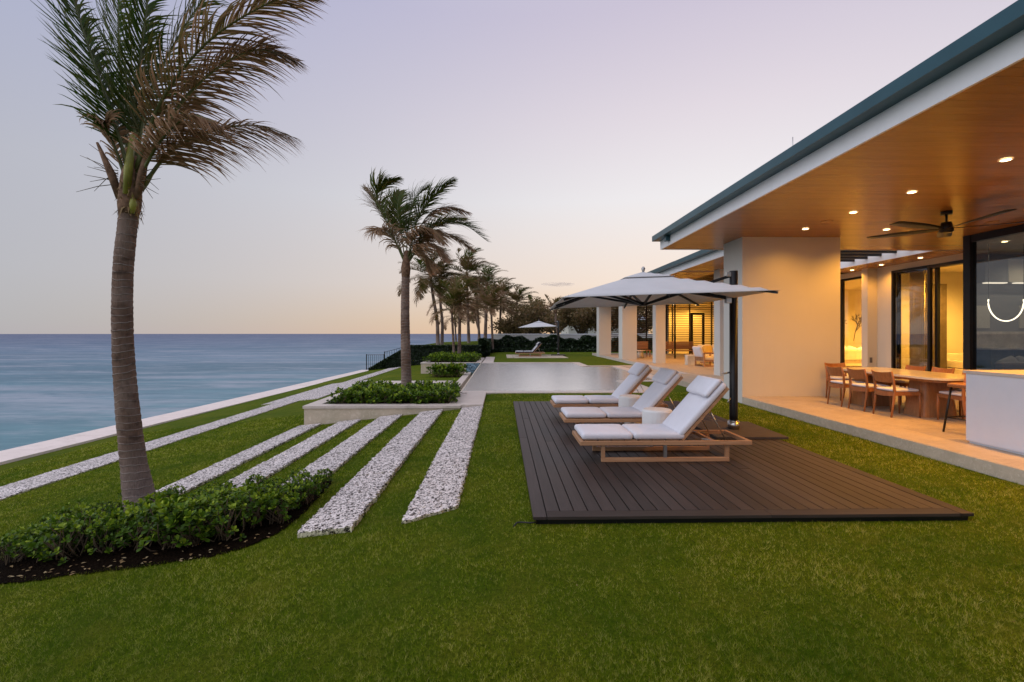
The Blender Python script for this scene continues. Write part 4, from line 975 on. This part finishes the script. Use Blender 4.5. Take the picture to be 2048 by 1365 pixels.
# ================================================================ VEGETATION
def crom(P, n):
    P = [np.array(p, float) for p in P]; Q = [2*P[0]-P[1]]+P+[2*P[-1]-P[-2]]; out = []
    m = len(P)-1
    for i in range(n+1):
        u = i/n*m; k = min(int(u), m-1); t = u-k
        a, b, c, d = Q[k:k+4]
        out.append(.5*((2*b)+(-a+c)*t+(2*a-5*b+4*c-d)*t*t+(-a+3*b-3*c+d)*t**3))
    return np.array(out)
def nrm(v): return v/max(1e-9, float(np.sqrt((v*v).sum())))
WIND = np.array([.95, .12, -.18])
def frond(parent, P, nl, ll, lw, dry, seed, wind=.9, droop=.5, leafmat_='frond_leaf', seg=4, rr=.016, lift=.28):
    r = np.random.default_rng(seed); C = crom(P, 40)
    mb = MB(); mb.t = []
    L = float(np.sqrt(((C[1:]-C[:-1])**2).sum(1)).sum())
    for side in (-1, 1):
        for i in range(nl):
            t = .16+.84*(i+r.uniform(-.3,.3))/nl; t = min(max(t, .12), .995)
            k = t*40; k0 = min(int(k), 39); p = C[k0]+(C[k0+1]-C[k0])*(k-k0); T = nrm(C[k0+1]-C[k0])
            up = np.array([0,0,1.]) if abs(T[2]) < .93 else np.array([-1.,0,0.2])
            S = nrm(np.cross(T, up)); Nn = nrm(np.cross(S, T))
            a = math.radians(28+38*t+r.uniform(-8,8)); ln = ll*(math.sin(math.pi*min(1,(t*.80+.17)))**.8)*r.uniform(.8,1.1)
            d = nrm(S*side*math.cos(a)+T*math.sin(a)+Nn*(lift+r.uniform(-.15,.15)))
            w = lw*r.uniform(.8,1.15); pos = p.copy(); curl = r.uniform(.5,1.5); dr = min(1, max(0, dry+r.normal(0,.2)))
            o = len(mb.v); jw = np.array([r.normal(0,.18), r.normal(0,.25), r.normal(0,.2)])
            for sgi in range(seg+1):
                u = sgi/seg
                wv = np.cross(d, Nn); wv = nrm(wv) if (wv*wv).sum() > 1e-6 else T
                ww = w*(.55+.45*math.sin(min(1, u*2.2)*math.pi/2))*(1-u**2.2)
                if sgi == seg: mb.v.append(tuple(pos)); mb.t.append(min(1, dr+.25))
                else:
                    mb.v += [tuple(pos-wv*ww/2), tuple(pos+wv*ww/2)]; tt = min(1, dr*(.7+.5*u)); mb.t += [tt, tt]
                d = nrm(d+((WIND+jw)*wind*curl+np.array([0,0,-1.])*droop*curl)*(u+.12)/seg*1.7); pos = pos+d*ln/seg
            for sgi in range(seg-1): q = o+2*sgi; mb.f.append((q,q+1,q+3,q+2)); mb.sm.append(True)
            q = o+2*(seg-1); mb.f.append((q,q+1,q+2)); mb.sm.append(True)
    fo = mb.build('frond', leafmat_, parent)
    MB().tube([tuple(C[k]) for k in range(0, 41, 2)], [rr*(1.5 if k < 3 else 1)*(1-.88*k/40) for k in range(0, 41, 2)], 6).build('rachis', 'rachis', fo)
    return fo
def trunk(parent, P, rs, ring=.055, mat='palm_trunk', sides=18):
    C0 = crom(P, 60); L = float(np.sqrt(((C0[1:]-C0[:-1])**2).sum(1)).sum())
    n = max(14, int(L/ring)); n = min(n, 130)
    C = crom(P, n*2); rad = []
    for i in range(n*2+1):
        u = i/(n*2); x = u*(len(rs)-1); k = min(int(x), len(rs)-2); b = rs[k]+(rs[k+1]-rs[k])*(x-k)
        rad.append(b*(1.0+(.022 if i % 2 else -.008)+random.uniform(-.02,.02)))
    off = Vector(P[0])
    mb = MB().tube([tuple(np.array(c)-np.array(P[0])) for c in C], rad, sides)
    o = mb.build('trunk', mat, parent); o.location = off
    return o
def palm(lab, base, crown, n, L, seed, nl=34, lw=.04, ll=.62, r0=.16, r1=.10, dry=.45, bend=(0,0), lo=-12, wind=.8, cat_group='palm trees', gust=1.):
    r = random.Random(seed); t = thing('palm_tree', lab, 'palm tree', group=cat_group)
    b = np.array(base, float); c = np.array(crown, float)
    m1 = b+(c-b)*.35+np.array([bend[0], 0, 0]); m2 = b+(c-b)*.7+np.array([bend[1], 0, 0])
    trunk(t, [b-np.array([0,0,.15]), m1, m2, c], [r0, r0*.78, r1*1.08, r1], .09, sides=12)
    MB().tube([tuple(c-np.array([0,0,.12])), tuple(c+np.array([0,0,.1])), tuple(c+np.array([0,0,.45]))], [r1*1.15, r1*1.25, r1*.5], 10).build('crown_sheath', 'fibre', t)
    for i in range(n):
        az = i*2.39996+r.uniform(-.3,.3); q = i/max(1, n-1); el = math.radians(82-(82-lo)*q**.85+r.uniform(-8,8))
        d = np.array([math.cos(el)*math.cos(az), math.cos(el)*math.sin(az), math.sin(el)]); p = c+np.array([0,0,.15]); P = [p.copy()]
        Lf = L*1.08*r.uniform(.8,1.1)*(.8+.2*math.sin(math.pi*q))
        for k in range(8):
            u = (k+1)/8; d = nrm(d+(np.array([.95,.1,0])*.17*gust+np.array([0,0,-1.])*.17)*u*1.3); p = p+d*Lf/8; P.append(p.copy())
        frond(t, P[::2], int(nl*1.3), ll*1.12, lw, min(1, max(0, dry+.45*(q-.45)+r.uniform(-.12,.2))), seed*100+i, wind, .55, 'frond_brown' if (r.random() < .35+.3*q) else 'frond_leaf', 3, .014)
    return t

# --- palm by the shrub bed (near, left)
pt = thing('palm_tree', 'big wind blown palm rising from the shrub bed at left', 'palm tree', group='palm trees')
B = (-3.84, 5.30, -.50)
trunk(pt, [B, (-3.97,5.30,.25), (-4.07,5.30,1.3), (-4.08,5.30,2.2), (-4.01,5.30,2.95)], [.170,.116,.098,.091,.088], .06, sides=28)
MB().tube([(-4.02,5.3,2.86),(-4.01,5.3,2.98),(-4.00,5.3,3.10),(-4.0,5.3,3.28),(-3.98,5.3,3.52)], [.088,.106,.104,.088,.045], 14).build('fibre_boot', 'fibre', pt)
MB().tube([(-3.98,5.22,3.08),(-3.96,5.22,3.35),(-3.93,5.24,3.72)], [.034,.042,.024], 10).build('green_sheath', 'sheath', pt)
MB().tube([(-3.935,5.24,2.88),(-3.925,5.24,2.98),(-3.93,5.24,3.08)], [.02,.038,.012], 10).build('green_sheath', 'sheath', pt)
mb = MB(); mb.t = []
for i in range(80):     # ragged fibre strips round the boot
    a = random.uniform(0, 6.28); z = random.uniform(2.85, 3.2); p = np.array([-4.005+.098*math.cos(a), 5.3+.098*math.sin(a), z]); q = p+np.array([math.cos(a)*random.uniform(.005,.07), math.sin(a)*.05, random.uniform(-.16,.12)])
    s = np.array([-math.sin(a),math.cos(a),0])*.012; o = len(mb.v); mb.v += [tuple(p-s),tuple(p+s),tuple(q)]; mb.f.append((o,o+1,o+2)); mb.sm.append(False); mb.t += [.2,.2,.6]
mb.build('fibre_shreds', 'dry_leaf', pt, kind='stuff')
mb = MB()
for sx, n_ in ((-1, 9), (1, 8)):   # old flower stalks
    for i in range(n_):
        a = random.uniform(.1, 1.2); ln = random.uniform(.2,.42); p = (-4.0+sx*.09, 5.25, 3.2+.02*i); mb.tube([p, (p[0]+sx*ln*.5*math.cos(a), 5.22, p[2]+ln*.45*math.sin(a)*(1 if i % 3 else -.5)), (p[0]+sx*ln*math.cos(a)*1.05, 5.2, p[2]+ln*math.sin(a)*.8*(1 if i % 3 else -.8))], [.005,.004,.002], 5)
mb.build('dry_stalks', 'stem', pt, kind='stuff')
for sx in (-1, 1): MB().tube([(-4.0+sx*.09,5.27,3.05),(-4.0+sx*.16,5.25,3.3),(-4.0+sx*.27,5.2,3.62)], [.035,.04,.012], 8).build('old_leaf_base', 'fibre', pt)
def pxp(u, v, dy): return ((u-1003)/967*5.3*(1+dy/5.3*1.0), 5.3+dy, 1.6+(668-v)/967*(5.3+dy))
FR = [([(272,350),(236,235),(190,100),(140,-60)], -.25, .12, 84), ([(278,350),(284,200),(300,60),(325,-120)], .10, .08, 88),
      ([(284,350),(330,215),(420,95),(540,15),(640,-15)], -.30, .45, 76), ([(288,355),(362,225),(440,145),(520,106),(602,128)], .15, .6, 74),
      ([(292,385),(350,310),(430,268),(520,256),(597,281)], -.1, .75, 66), ([(270,350),(258,210),(250,70),(250,-90)], .6, .15, 76),
      ([(281,350),(310,200),(380,60),(470,-70)], .45, .3, 74), ([(289,365),(330,290),(385,240),(440,250)], -.6, .85, 60),
      ([(266,365),(244,305),(226,262),(222,250)], -.2, .85, 28)]
for i, (pp, dy, dry, nl) in enumerate(FR):
    m = len(pp)-1
    frond(pt, [pxp(u, v, dy*k/m) for k, (u, v) in enumerate(pp)], int(nl*1.4), (.62 if dry < .3 else .72) if i < 8 else .4, .025, dry, 900+i, .8+.5*dry, .25+1.1*dry, 'frond_brown' if dry > .36 else 'frond_leaf', 6, .022, .3-.55*dry)

# --- other palms
p2_ = thing('palm_tree', 'windswept palm standing in the low planter before the pool', 'palm tree', group='palm trees')
trunk(p2_, [(-2.45,12.55,-.2), (-2.46,12.55,.5), (-2.49,12.55,2.), (-2.48,12.58,3.2)], [.165,.13,.112,.10], .07, sides=20)
MB().tube([(-2.48,12.58,3.05),(-2.48,12.58,3.3),(-2.46,12.58,3.75)], [.105,.125,.05], 12).build('crown_sheath', 'fibre', p2_)
def pxq(u, v, dy): return ((u-1003)/967*(12.6+dy), 12.6+dy, 1.6+(668-v)/967*(12.6+dy))
FQ = [([(812,530),(778,455),(756,402),(764,372),(798,358)], -.5, .35, 62), ([(812,530),(785,450),(758,415),(733,378)], .5, .5, 50), ([(813,530),(836,440),(866,395),(908,362)], -.3, .12, 62),
      ([(813,525),(850,440),(890,415),(938,425)], .4, .75, 54), ([(815,530),(868,455),(925,450),(976,484)], -.4, .2, 66), ([(813,525),(846,470),(885,440),(930,438)], .7, .5, 54),
      ([(813,525),(832,470),(862,458),(888,486)], -.9, .85, 54), ([(813,525),(840,492),(870,490),(893,520)], -.7, .9, 48), ([(811,525),(803,465),(796,420),(800,385)], .8, .3, 54),
      ([(813,525),(818,450),(832,400),(856,376)], .2, .1, 58), ([(813,530),(826,502),(850,510),(864,545)], .6, .9, 40), ([(812,525),(790,480),(770,460),(752,462)], -.6, .8, 40), ([(814,525),(850,478),(900,470),(945,500)], .9, .65, 50)]
for i, (pp, dy, dry, nl) in enumerate(FQ):
    m = len(pp)-1
    frond(p2_, [pxq(u, v, dy*k/m) for k, (u, v) in enumerate(pp)], int(nl*1.7), .80, .034, dry, 700+i, .8+.5*dry, .25+.9*dry, 'frond_brown' if dry > .4 else 'frond_leaf', 4, .018, .3-.5*dry)
palm('slender left palm of the pair in the far planter', (-2.98,30.6,0), (-3.15,30.7,3.0), 14, 1.99, 31, 32, .05, 0.69, 0.098, 0.068, 0.62, lo=-20)
palm('slender right palm of the pair in the far planter', (-2.70,30.9,0), (-2.66,31,3.5), 17, 2.42, 32, 32, .05, 0.75, 0.131, 0.088, 0.72, lo=-25)
palm('tall leaning palm standing alone behind the clipped hedge', (-5.25,40,.7), (-5.85,40,6.2), 25, 3.26, 33, 32, .07, 0.94, 0.171, 0.116, 0.47, (.15,.05), lo=-35)
palm('twin trunk palm just right of the tall leaning palm', (-5.0,40.6,.7), (-5.15,40.5,5.7), 17, 2.94, 34, 30, .07, 0.88, 0.157, 0.102, 0.62, (.1,0), lo=-35)
palm('tallest feathery palm above the far planter pair', (-3.1,46,.7), (-3.3,46,7.1), 25, 3.46, 35, 30, .08, 1.00, 0.164, 0.116, 0.42, lo=-35)
palm('young palm on the far lawn left of the striped loungers', (-.75,42.3,0), (-.9,42.3,3.6), 17, 2.84, 36, 30, .08, 0.88, 0.125, 0.088, 0.85, lo=0)
palm('round headed palm right of the palm row, before the sea grapes', (1.6,60,0), (1.9,60,5.3), 22, 3.26, 37, 25, .1, 1.00, 0.164, 0.116, 0.52, lo=-35)
palm('small sparse palm by the far umbrella pole', (5.45,44.6,0), (5.0,44.6,3.6), 12, 1.78, 38, 22, .07, 0.62, 0.157, 0.095, 0.72, (.0,-.1), lo=15)
palm('dense green palm in the middle of the far palm row', (-1.7,50,.7), (-1.5,50,6.5), 18, 3.2, 39, 22, .09, .8, 0.205, 0.145, 0.52, lo=-35)
palm('palm behind the far planter pair with browned lower fronds', (-2.4,53,.6), (-2.7,53,5.6), 21, 3.26, 40, 25, .09, 1.00, 0.164, 0.116, 0.77, lo=-35)
palm('palm at the right end of the dense palm row', (-.2,57,.6), (-.1,57,5.7), 21, 3.36, 41, 25, .1, 1.00, 0.164, 0.116, 0.67, lo=-35)
palm('low palm peeking above the sea grape crowns', (4.6,66,0), (4.7,66,4.6), 17, 2.73, 42, 22, .1, 0.88, 0.131, 0.102, 0.57, lo=-20)
palm('distant thin palm between trunk pairs near the shore', (-5.6,60,.2), (-5.8,60,3.6), 16, 2.42, 43, 20, .09, 0.75, 0.131, 0.088, 0.82, lo=-30)
palm('distant bent palm left of the garden wall end', (-3.2,64,.2), (-3.5,64,4.4), 16, 2.73, 44, 20, .1, 0.88, 0.131, 0.095, 0.82, (.3,.1), lo=-30)

# --- leafy shrubs
def leaf(mb, p, d, nrm_, l, w, tint):
    """obovate leaf: 7 verts folded on its midrib"""
    s = np.cross(d, nrm_); s = nrm(s); o = len(mb.v)
    bend = -nrm_*.12*l
    for u, ww in ((0,0),(.45,.8),(.78,1.),(1.,.0)):
        c = p+d*l*u+bend*u*u
        if ww == 0: mb.v.append(tuple(c)); mb.t.append(tint)
        else:
            mb.v += [tuple(c-s*w/2*ww+nrm_*.10*w), tuple(c), tuple(c+s*w/2*ww+nrm_*.10*w)]; mb.t += [tint]*3
    mb.f += [(o,o+2,o+1),(o,o+3,o+2),(o+1,o+2,o+5,o+4),(o+2,o+3,o+6,o+5),(o+4,o+5,o+7),(o+5,o+6,o+7)]; mb.sm += [True]*6
def shrub_meshes(seed, h, rad, nros, ll, leaves=8):
    r = np.random.default_rng(seed); mb = MB(); mb.t = []; st = MB()
    for k in range(nros):
        a = r.uniform(0, 6.283); q = math.sqrt(r.random()); z = h*(.42+.58*math.sqrt(max(0, 1-q*q*.8)))*r.uniform(.72,1.08)
        if r.random() < .38: z *= r.uniform(.3,.7)
        p = np.array([math.cos(a)*q*rad, math.sin(a)*q*rad, z])
        ax = nrm(np.array([math.cos(a)*q*.7+r.normal(0,.25), math.sin(a)*q*.7+r.normal(0,.25), 1.]))
        young = r.random()
        for j in range(leaves):
            b = j*2.4+r.uniform(0,.6); t1 = nrm(np.cross(ax, [1,.3,.1])); t2 = np.cross(ax, t1)
            op = .35+.75*(j/leaves); d = nrm((t1*math.cos(b)+t2*math.sin(b))*op+ax*(1.1-op*.75)); nn = nrm(np.cross(np.cross(d, ax), d))
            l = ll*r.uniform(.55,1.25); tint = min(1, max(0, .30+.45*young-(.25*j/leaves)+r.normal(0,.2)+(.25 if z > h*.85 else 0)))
            leaf(mb, p-ax*.018*j/leaves, d, nn, l, l*.55, tint)
        if k % 3 == 0:
            g = np.array([r.normal(0,.05), r.normal(0,.05), -.03]); mm = (g+p)*.5+np.array([r.normal(0,.03), r.normal(0,.03), .0])
            st.tube([tuple(g), tuple(mm), tuple(p)], [.0075,.006,.0035], 5)
    return mb.mesh('foliage', 'shrub_leaf'), st.mesh('stem', 'stem')
def plant_bed(pts, variants, lab, grp, zf):
    r = random.Random(3)
    for (x, y, s) in pts:
        t = thing('shrub', lab, 'shrub', (x, y, zf(x, y)), r.uniform(0, 6.28), grp); f, st = variants[r.randrange(len(variants))]
        t.scale = (s, s, s*r.uniform(.9,1.15))
        o = put('foliage', f, t); o['kind'] = 'stuff'; put('stem', st, t)
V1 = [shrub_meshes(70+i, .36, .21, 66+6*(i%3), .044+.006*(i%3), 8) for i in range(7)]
r = random.Random(9); pts = []
for i in range(9):
    for j in range(7):
        x = -4.30+.27*i+r.uniform(-.07,.07); y = 4.11+.28*j+r.uniform(-.06,.08)
        if (x+3.84)**2+(y-5.2)**2 < .13: continue
        if x > -2.35 and (x+2.35)*2.2 > (y-4.2)*.55+.25: continue
        if y < 4.2+max(0, (-x-3.4))*.0: continue
        pts.append((x, y, r.uniform(.78,1.05)*(.58 if y > 5.35 else (.74 if y > 4.9 else 1.0))))
bp = crom([(-5.0,3.98,0),(-3.6,3.97,0),(-2.55,4.0,0),(-2.2,4.12,0),(-2.02,4.4,0),(-1.97,4.9,0),(-2.06,5.95,0)], 90); rb = np.random.default_rng(4)
bp = [(p[0]+rb.normal(0,.012), p[1]+rb.normal(0,.014)) for p in bp]+[(-5.0,6.02)]
bed = MB(); bed.v = [(x, y, gz(x, 4)+.012) for x, y in bp]; bed.f = [tuple(range(len(bp)))]; bed.sm = [False]
tag(bed.build('planting_bed', 'mulch'), 'dark mulch bed around the big palm at lower left', 'planting bed', kind='structure')
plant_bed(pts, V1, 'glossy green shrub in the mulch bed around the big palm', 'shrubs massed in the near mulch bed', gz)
V2 = [shrub_meshes(90+i, .36, .22, 30, .085, 7) for i in range(4)]
pts = []
for i in range(14):
    for j in range(6):
        x = -3.95+.21*i+r.uniform(-.06,.06); y = 11.25+.33*j+r.uniform(-.06,.06)
        if (x+2.45)**2+(y-12.55)**2 < .07 or x > -1.15: continue
        pts.append((x, y, r.uniform(.8,1.05)*(.5 if x < -3.7 else 1)))
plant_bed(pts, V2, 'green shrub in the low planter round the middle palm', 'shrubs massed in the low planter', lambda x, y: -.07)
pts = [(-4.1+.42*i+r.uniform(-.1,.1), 27.4+.75*j+r.uniform(-.1,.1), r.uniform(1.0,1.3)) for i in range(7) for j in range(6)]
plant_bed(pts, V2, 'green shrub in the far planter under the slender palms', 'shrubs massed in the far planter', lambda x, y: -.07)
t = pts = [(-3.35+.30*i+r.uniform(-.05,.05), 24.6+.35*j, 1.6) for i in range(5) for j in range(2)]
plant_bed(pts, V2, 'low rounded shrub on the lawn before the far planter', 'shrubs before the far planter', gz)

# --- hedges and trees: leaf faces through a volume
def leaf_cloud(pts, size, seed, name, mat, parent):
    r = np.random.default_rng(seed); n_ = len(pts); P = np.array(pts)
    d = r.normal(0,1,(n_,3)); d /= np.linalg.norm(d,axis=1)[:,None]; e = r.normal(0,1,(n_,3)); e -= d*(d*e).sum(1)[:,None]; e /= np.linalg.norm(e,axis=1)[:,None]
    s = size*r.uniform(.6,1.2,(n_,1)); f = np.cross(d, e)*.22*s
    V = np.stack([P-d*s*.5, P+e*s*.32+f, P+d*s*.55, P-e*s*.32+f], 1).reshape(-1,3)
    me = bpy.data.meshes.new(name); me.vertices.add(n_*4); me.vertices.foreach_set('co', V.ravel())
    me.loops.add(n_*4); me.loops.foreach_set('vertex_index', np.arange(n_*4)); me.polygons.add(n_)
    me.polygons.foreach_set('loop_start', np.arange(n_)*4); me.materials.append(MATS[mat])
    a = me.attributes.new('tint','FLOAT','POINT'); a.data.foreach_set('value', np.repeat(np.clip(r.normal(.42,.24,n_),0,1),4).astype(np.float32))
    me.update(); me.validate(); o = put(name, me, parent); o['kind'] = 'stuff'; return o
def hedge(lab, f_top, x0, x1, y0, y1, zb, n_, size, seed, lumps=0.):
    t = thing('hedge', lab, 'hedge'); r = np.random.default_rng(seed); pts = []
    while len(pts) < n_:
        x = r.uniform(x0,x1); y = r.uniform(y0,y1) if r.random() < .5 else y0+abs(r.normal(0,.12)); top = f_top(x)
        lo = zb(x) if callable(zb) else zb; top = max(top, lo+.15)
        z = r.uniform(lo, top) if r.random() < .6 else top-abs(r.normal(0,.08))
        if lumps and math.sin(x*3.1+seed)*math.sin(x*1.3+1)*lumps+top < z: continue
        pts.append((x, y, z))
    leaf_cloud(pts, size, seed, 'foliage', 'hedge_leaf', t)
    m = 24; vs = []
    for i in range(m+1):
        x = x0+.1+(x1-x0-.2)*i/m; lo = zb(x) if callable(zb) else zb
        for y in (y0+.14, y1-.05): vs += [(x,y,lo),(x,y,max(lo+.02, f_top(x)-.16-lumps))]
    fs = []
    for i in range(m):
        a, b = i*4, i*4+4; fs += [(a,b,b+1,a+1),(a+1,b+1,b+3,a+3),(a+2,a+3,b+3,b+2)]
    MB().add(vs, fs).build('branches', 'hedge_leaf', t)  # dark inner core added to close gaps between the leaves, not real branches
    return t
def ht(x): return .77 if x > -6.6 else .77-(-6.6-x)*.58
hedge('clipped dark hedge stepping down to the railing', ht, -9.4, -1.5, 34.4, 35.85, lambda x: gz(x, 30)-.05, 15000, .12, 3)
hedge('dark leafy hedge in front of the white garden wall', lambda x: 1.22+.16*math.sin(x*1.7)+.1*math.sin(x*4.3), -1.4, 15.5, 43.2, 45.6, 0, 15000, .24, 5, .12)
hedge('low dark ground cover strip at the foot of the far hedge', lambda x: .30+.05*math.sin(x*3), -1.2, 12, 41.9, 43.1, 0, 5000, .16, 6)
hedge('dark bushes at the right end of the clipped hedge', lambda x: 1.0+.2*math.sin(x*3), -1.7, -.9, 35.9, 42.5, 0, 3500, .2, 8)
def tree(lab, x, y, h, rad, n_, seed, mat='grape_leaf', size=.26):
    t = thing('broadleaf_tree', lab, 'tree', (x,y,0), 0, 'sea grape trees behind the wall'); r = random.Random(seed); mb = MB(); tips = []
    mb.tube([(0,0,-.2),(r.uniform(-.2,.2),0,h*.22),(r.uniform(-.3,.3),r.uniform(-.3,.3),h*.42)], [.17,.13,.10], 7)
    for k in range(9):
        a = r.uniform(0,6.28); q = r.uniform(.45,1.)*rad; e = (math.cos(a)*q, math.sin(a)*q, h*r.uniform(.45,.95)); m_ = (e[0]*.45+r.uniform(-.2,.2), e[1]*.45, h*.38+.2*e[2]*.5)
        mb.tube([(0,0,h*.25), m_, e], [.09,.055,.02], 6); tips.append(e); tips.append(tuple((np.array(m_)+np.array(e))/2))
        for j in range(3):
            f = (e[0]+r.uniform(-.8,.8), e[1]+r.uniform(-.8,.8), e[2]+r.uniform(-.5,.5)); mb.tube([m_, f], [.03,.01], 5); tips.append(f)
    mb.build('trunk', 'bark', t); rg = np.random.default_rng(seed); T = np.array(tips)
    P = T[rg.integers(0,len(T),n_)]+rg.normal(0,.42,(n_,3))*np.array([1,1,.75]); P = P[P[:,2] > h*.16]
    leaf_cloud(P, size, seed, 'crown', mat, t); return t
for x, y, h, rad, lab in ((3.0,52,3.9,2.2,'olive brown sea grape tree left of the far umbrella'), (5.6,51,4.6,2.6,'sea grape tree straight behind the far umbrella'),
        (8.2,50,4.4,2.6,'sea grape tree between far umbrella and first terrace column'), (11,51,4.8,2.8,'sea grape tree behind the first terrace column'),
        (14,50,4.6,2.8,'sea grape tree seen through the middle slats'), (17.5,50,5,3,'sea grape tree behind the lit end of the wing'), (1.0,57,3.4,2.2,'low sea grape at the right end of the palm row'),
        (7,60,5.4,3,'taller sea grape standing further back behind the umbrella')):
    tree(lab, x, y, h*1.12, rad*1.05, 4200, int(x*10)+3)

# --- grass blades on the near lawn
def grass():
    n0 = 900000; r = np.random.default_rng(2)
    Y = 2.0+11.0*r.random(n0)**1.75; X = (r.random(n0)*2-1)*(1.12*Y+.3)
    ok = (X < TX-.02) & (X > -9.5)
    ok &= ~((X > DX0) & (X < DX1) & (Y > DY0) & (Y < DY1+.02))
    for x0, x1, y0, y1, *_ in strips: ok &= ~((X > x0+.004) & (X < x1-.004) & (Y > y0+.02) & (Y < y1))
    ok &= ~((X > -4.5) & (X < -1.97-.1*np.abs(r.normal(0,.3,n0))) & (Y > 4.0+.03*r.random(n0)+np.clip((X+2.5)*.35,0,.3)) & (Y < 5.98))
    ok &= ~((X > -7.9) & (X < -7.05)); ok &= ~((X > -4.4) & (Y > 10.75) & (X < -.4)); ok &= ~((X > -1.1) & (Y > 12.93) & (X < 4.4))
    X, Y = X[ok], Y[ok]; n_ = len(X)
    u = -.2-X; Z = -.109*(.5*(u+np.sqrt(u*u+.02)))
    lod = np.clip(Y/3., .8, 4)
    nb = np.sin(X*2.3+1.7*np.sin(Y*1.9))*np.sin(Y*2.9+X)*.5+.5
    def cell(cx, cy, k):
        T = np.random.default_rng(k).random((257,263)); return T[np.floor(X/cx+.37*np.sin(Y*31)).astype(int) % 257, np.floor(Y/cy+.37*np.sin(X*29)).astype(int) % 263]
    c1 = cell(.0075,.012,1); c2 = cell(.024,.034,2); c3 = cell(.09,.12,3); lodm = np.clip((Y-2)/6, 0, 1)
    cl = (c1*(.60-.25*lodm)+c2*(.30+.15*lodm)+c3*(.10+.10*lodm))
    h = r.uniform(.012,.026,n_)*np.clip(.55+.8*cl,.5,1.3)*(.8+.5*nb)*np.clip(.8+.12*lod, .8, 1.2); w = r.uniform(.0016,.003,n_)*lod; a = r.uniform(0,6.283,n_); ln = r.normal(0,.55,(n_,2))
    B = np.stack([X,Y,Z-.002],1); s = np.stack([np.cos(a),np.sin(a),0*a],1)*w[:,None]/2
    tip = B+np.stack([ln[:,0]*h, ln[:,1]*h, h],1)
    V = np.stack([B-s, B+s, tip],1).reshape(-1,3)
    me = bpy.data.meshes.new('grass'); me.vertices.add(n_*3); me.vertices.foreach_set('co', V.ravel()); me.loops.add(n_*3); me.loops.foreach_set('vertex_index', np.arange(n_*3))
    me.polygons.add(n_); me.polygons.foreach_set('loop_start', np.arange(n_)*3); me.materials.append(MATS['grass_blade'])
    at = me.attributes.new('tint','FLOAT','POINT'); at.data.foreach_set('value', np.repeat(np.clip(.45+(cl-.5)*2.0+r.normal(0,.16,n_)+(nb-.5)*.12,0,1),3).astype(np.float32)); me.update(); me.validate()
    o = put('grass', me); tag(o, 'short grass blades covering the near lawn', 'grass', kind='stuff')
grass()
# fallen leaves and chips on the mulch and lawn
mb = MB(); mb.t = []; r = np.random.default_rng(8)
for i in range(150):
    if i < 105: x = r.uniform(-4.4,-2.0); y = 3.98+abs(r.normal(0,.13)) if i < 70 else r.uniform(4,5.8)
    else: x = r.uniform(-2,4); y = r.uniform(2.4,4.0)
    if i < 70 and x > -2.5: y += (x+2.5)*.7
    l = r.uniform(.018,.045) if i < 105 else r.uniform(.008,.016); d = nrm(np.array([r.normal(),r.normal(),r.uniform(-.1,.25)])); leaf(mb, np.array([x,y,gz(x,4)+(.022 if i < 105 else .024)]), d, nrm(np.cross(np.cross(d,[0,0,1.]),d)), l, l*.5, r.random())
tag(mb.build('fallen_leaves', 'dry_leaf'), 'dry fallen leaves scattered on mulch and lawn', 'leaf litter', kind='stuff')

# small flat evening cloud far out above the coast
n = N('cloud_vapour'); v = n.coord((.02,.02,.09)); f = n.noise(v, 1.4, 5, .6)
pv_ = n.n('ShaderNodeVolumePrincipled'); pv_.inputs['Color'].default_value = (.60,.55,.60,1); n.l(n.math('MULTIPLY', n.ramp(f, [(.42, 0), (.62, 1)]), .012), pv_.inputs['Density'])
n.l(pv_.outputs[0], n.out.inputs['Volume'])
bm = bmesh.new(); bmesh.ops.create_icosphere(bm, subdivisions=3, radius=1, matrix=Matrix.Diagonal((95, 40, 11, 1)))
cl = MB().bm(bm, True).build('cloud', 'cloud_vapour'); cl.location = (305, 2600, 268); tag(cl, 'small thin grey cloud low in the sky above the far trees', 'cloud', kind='stuff')
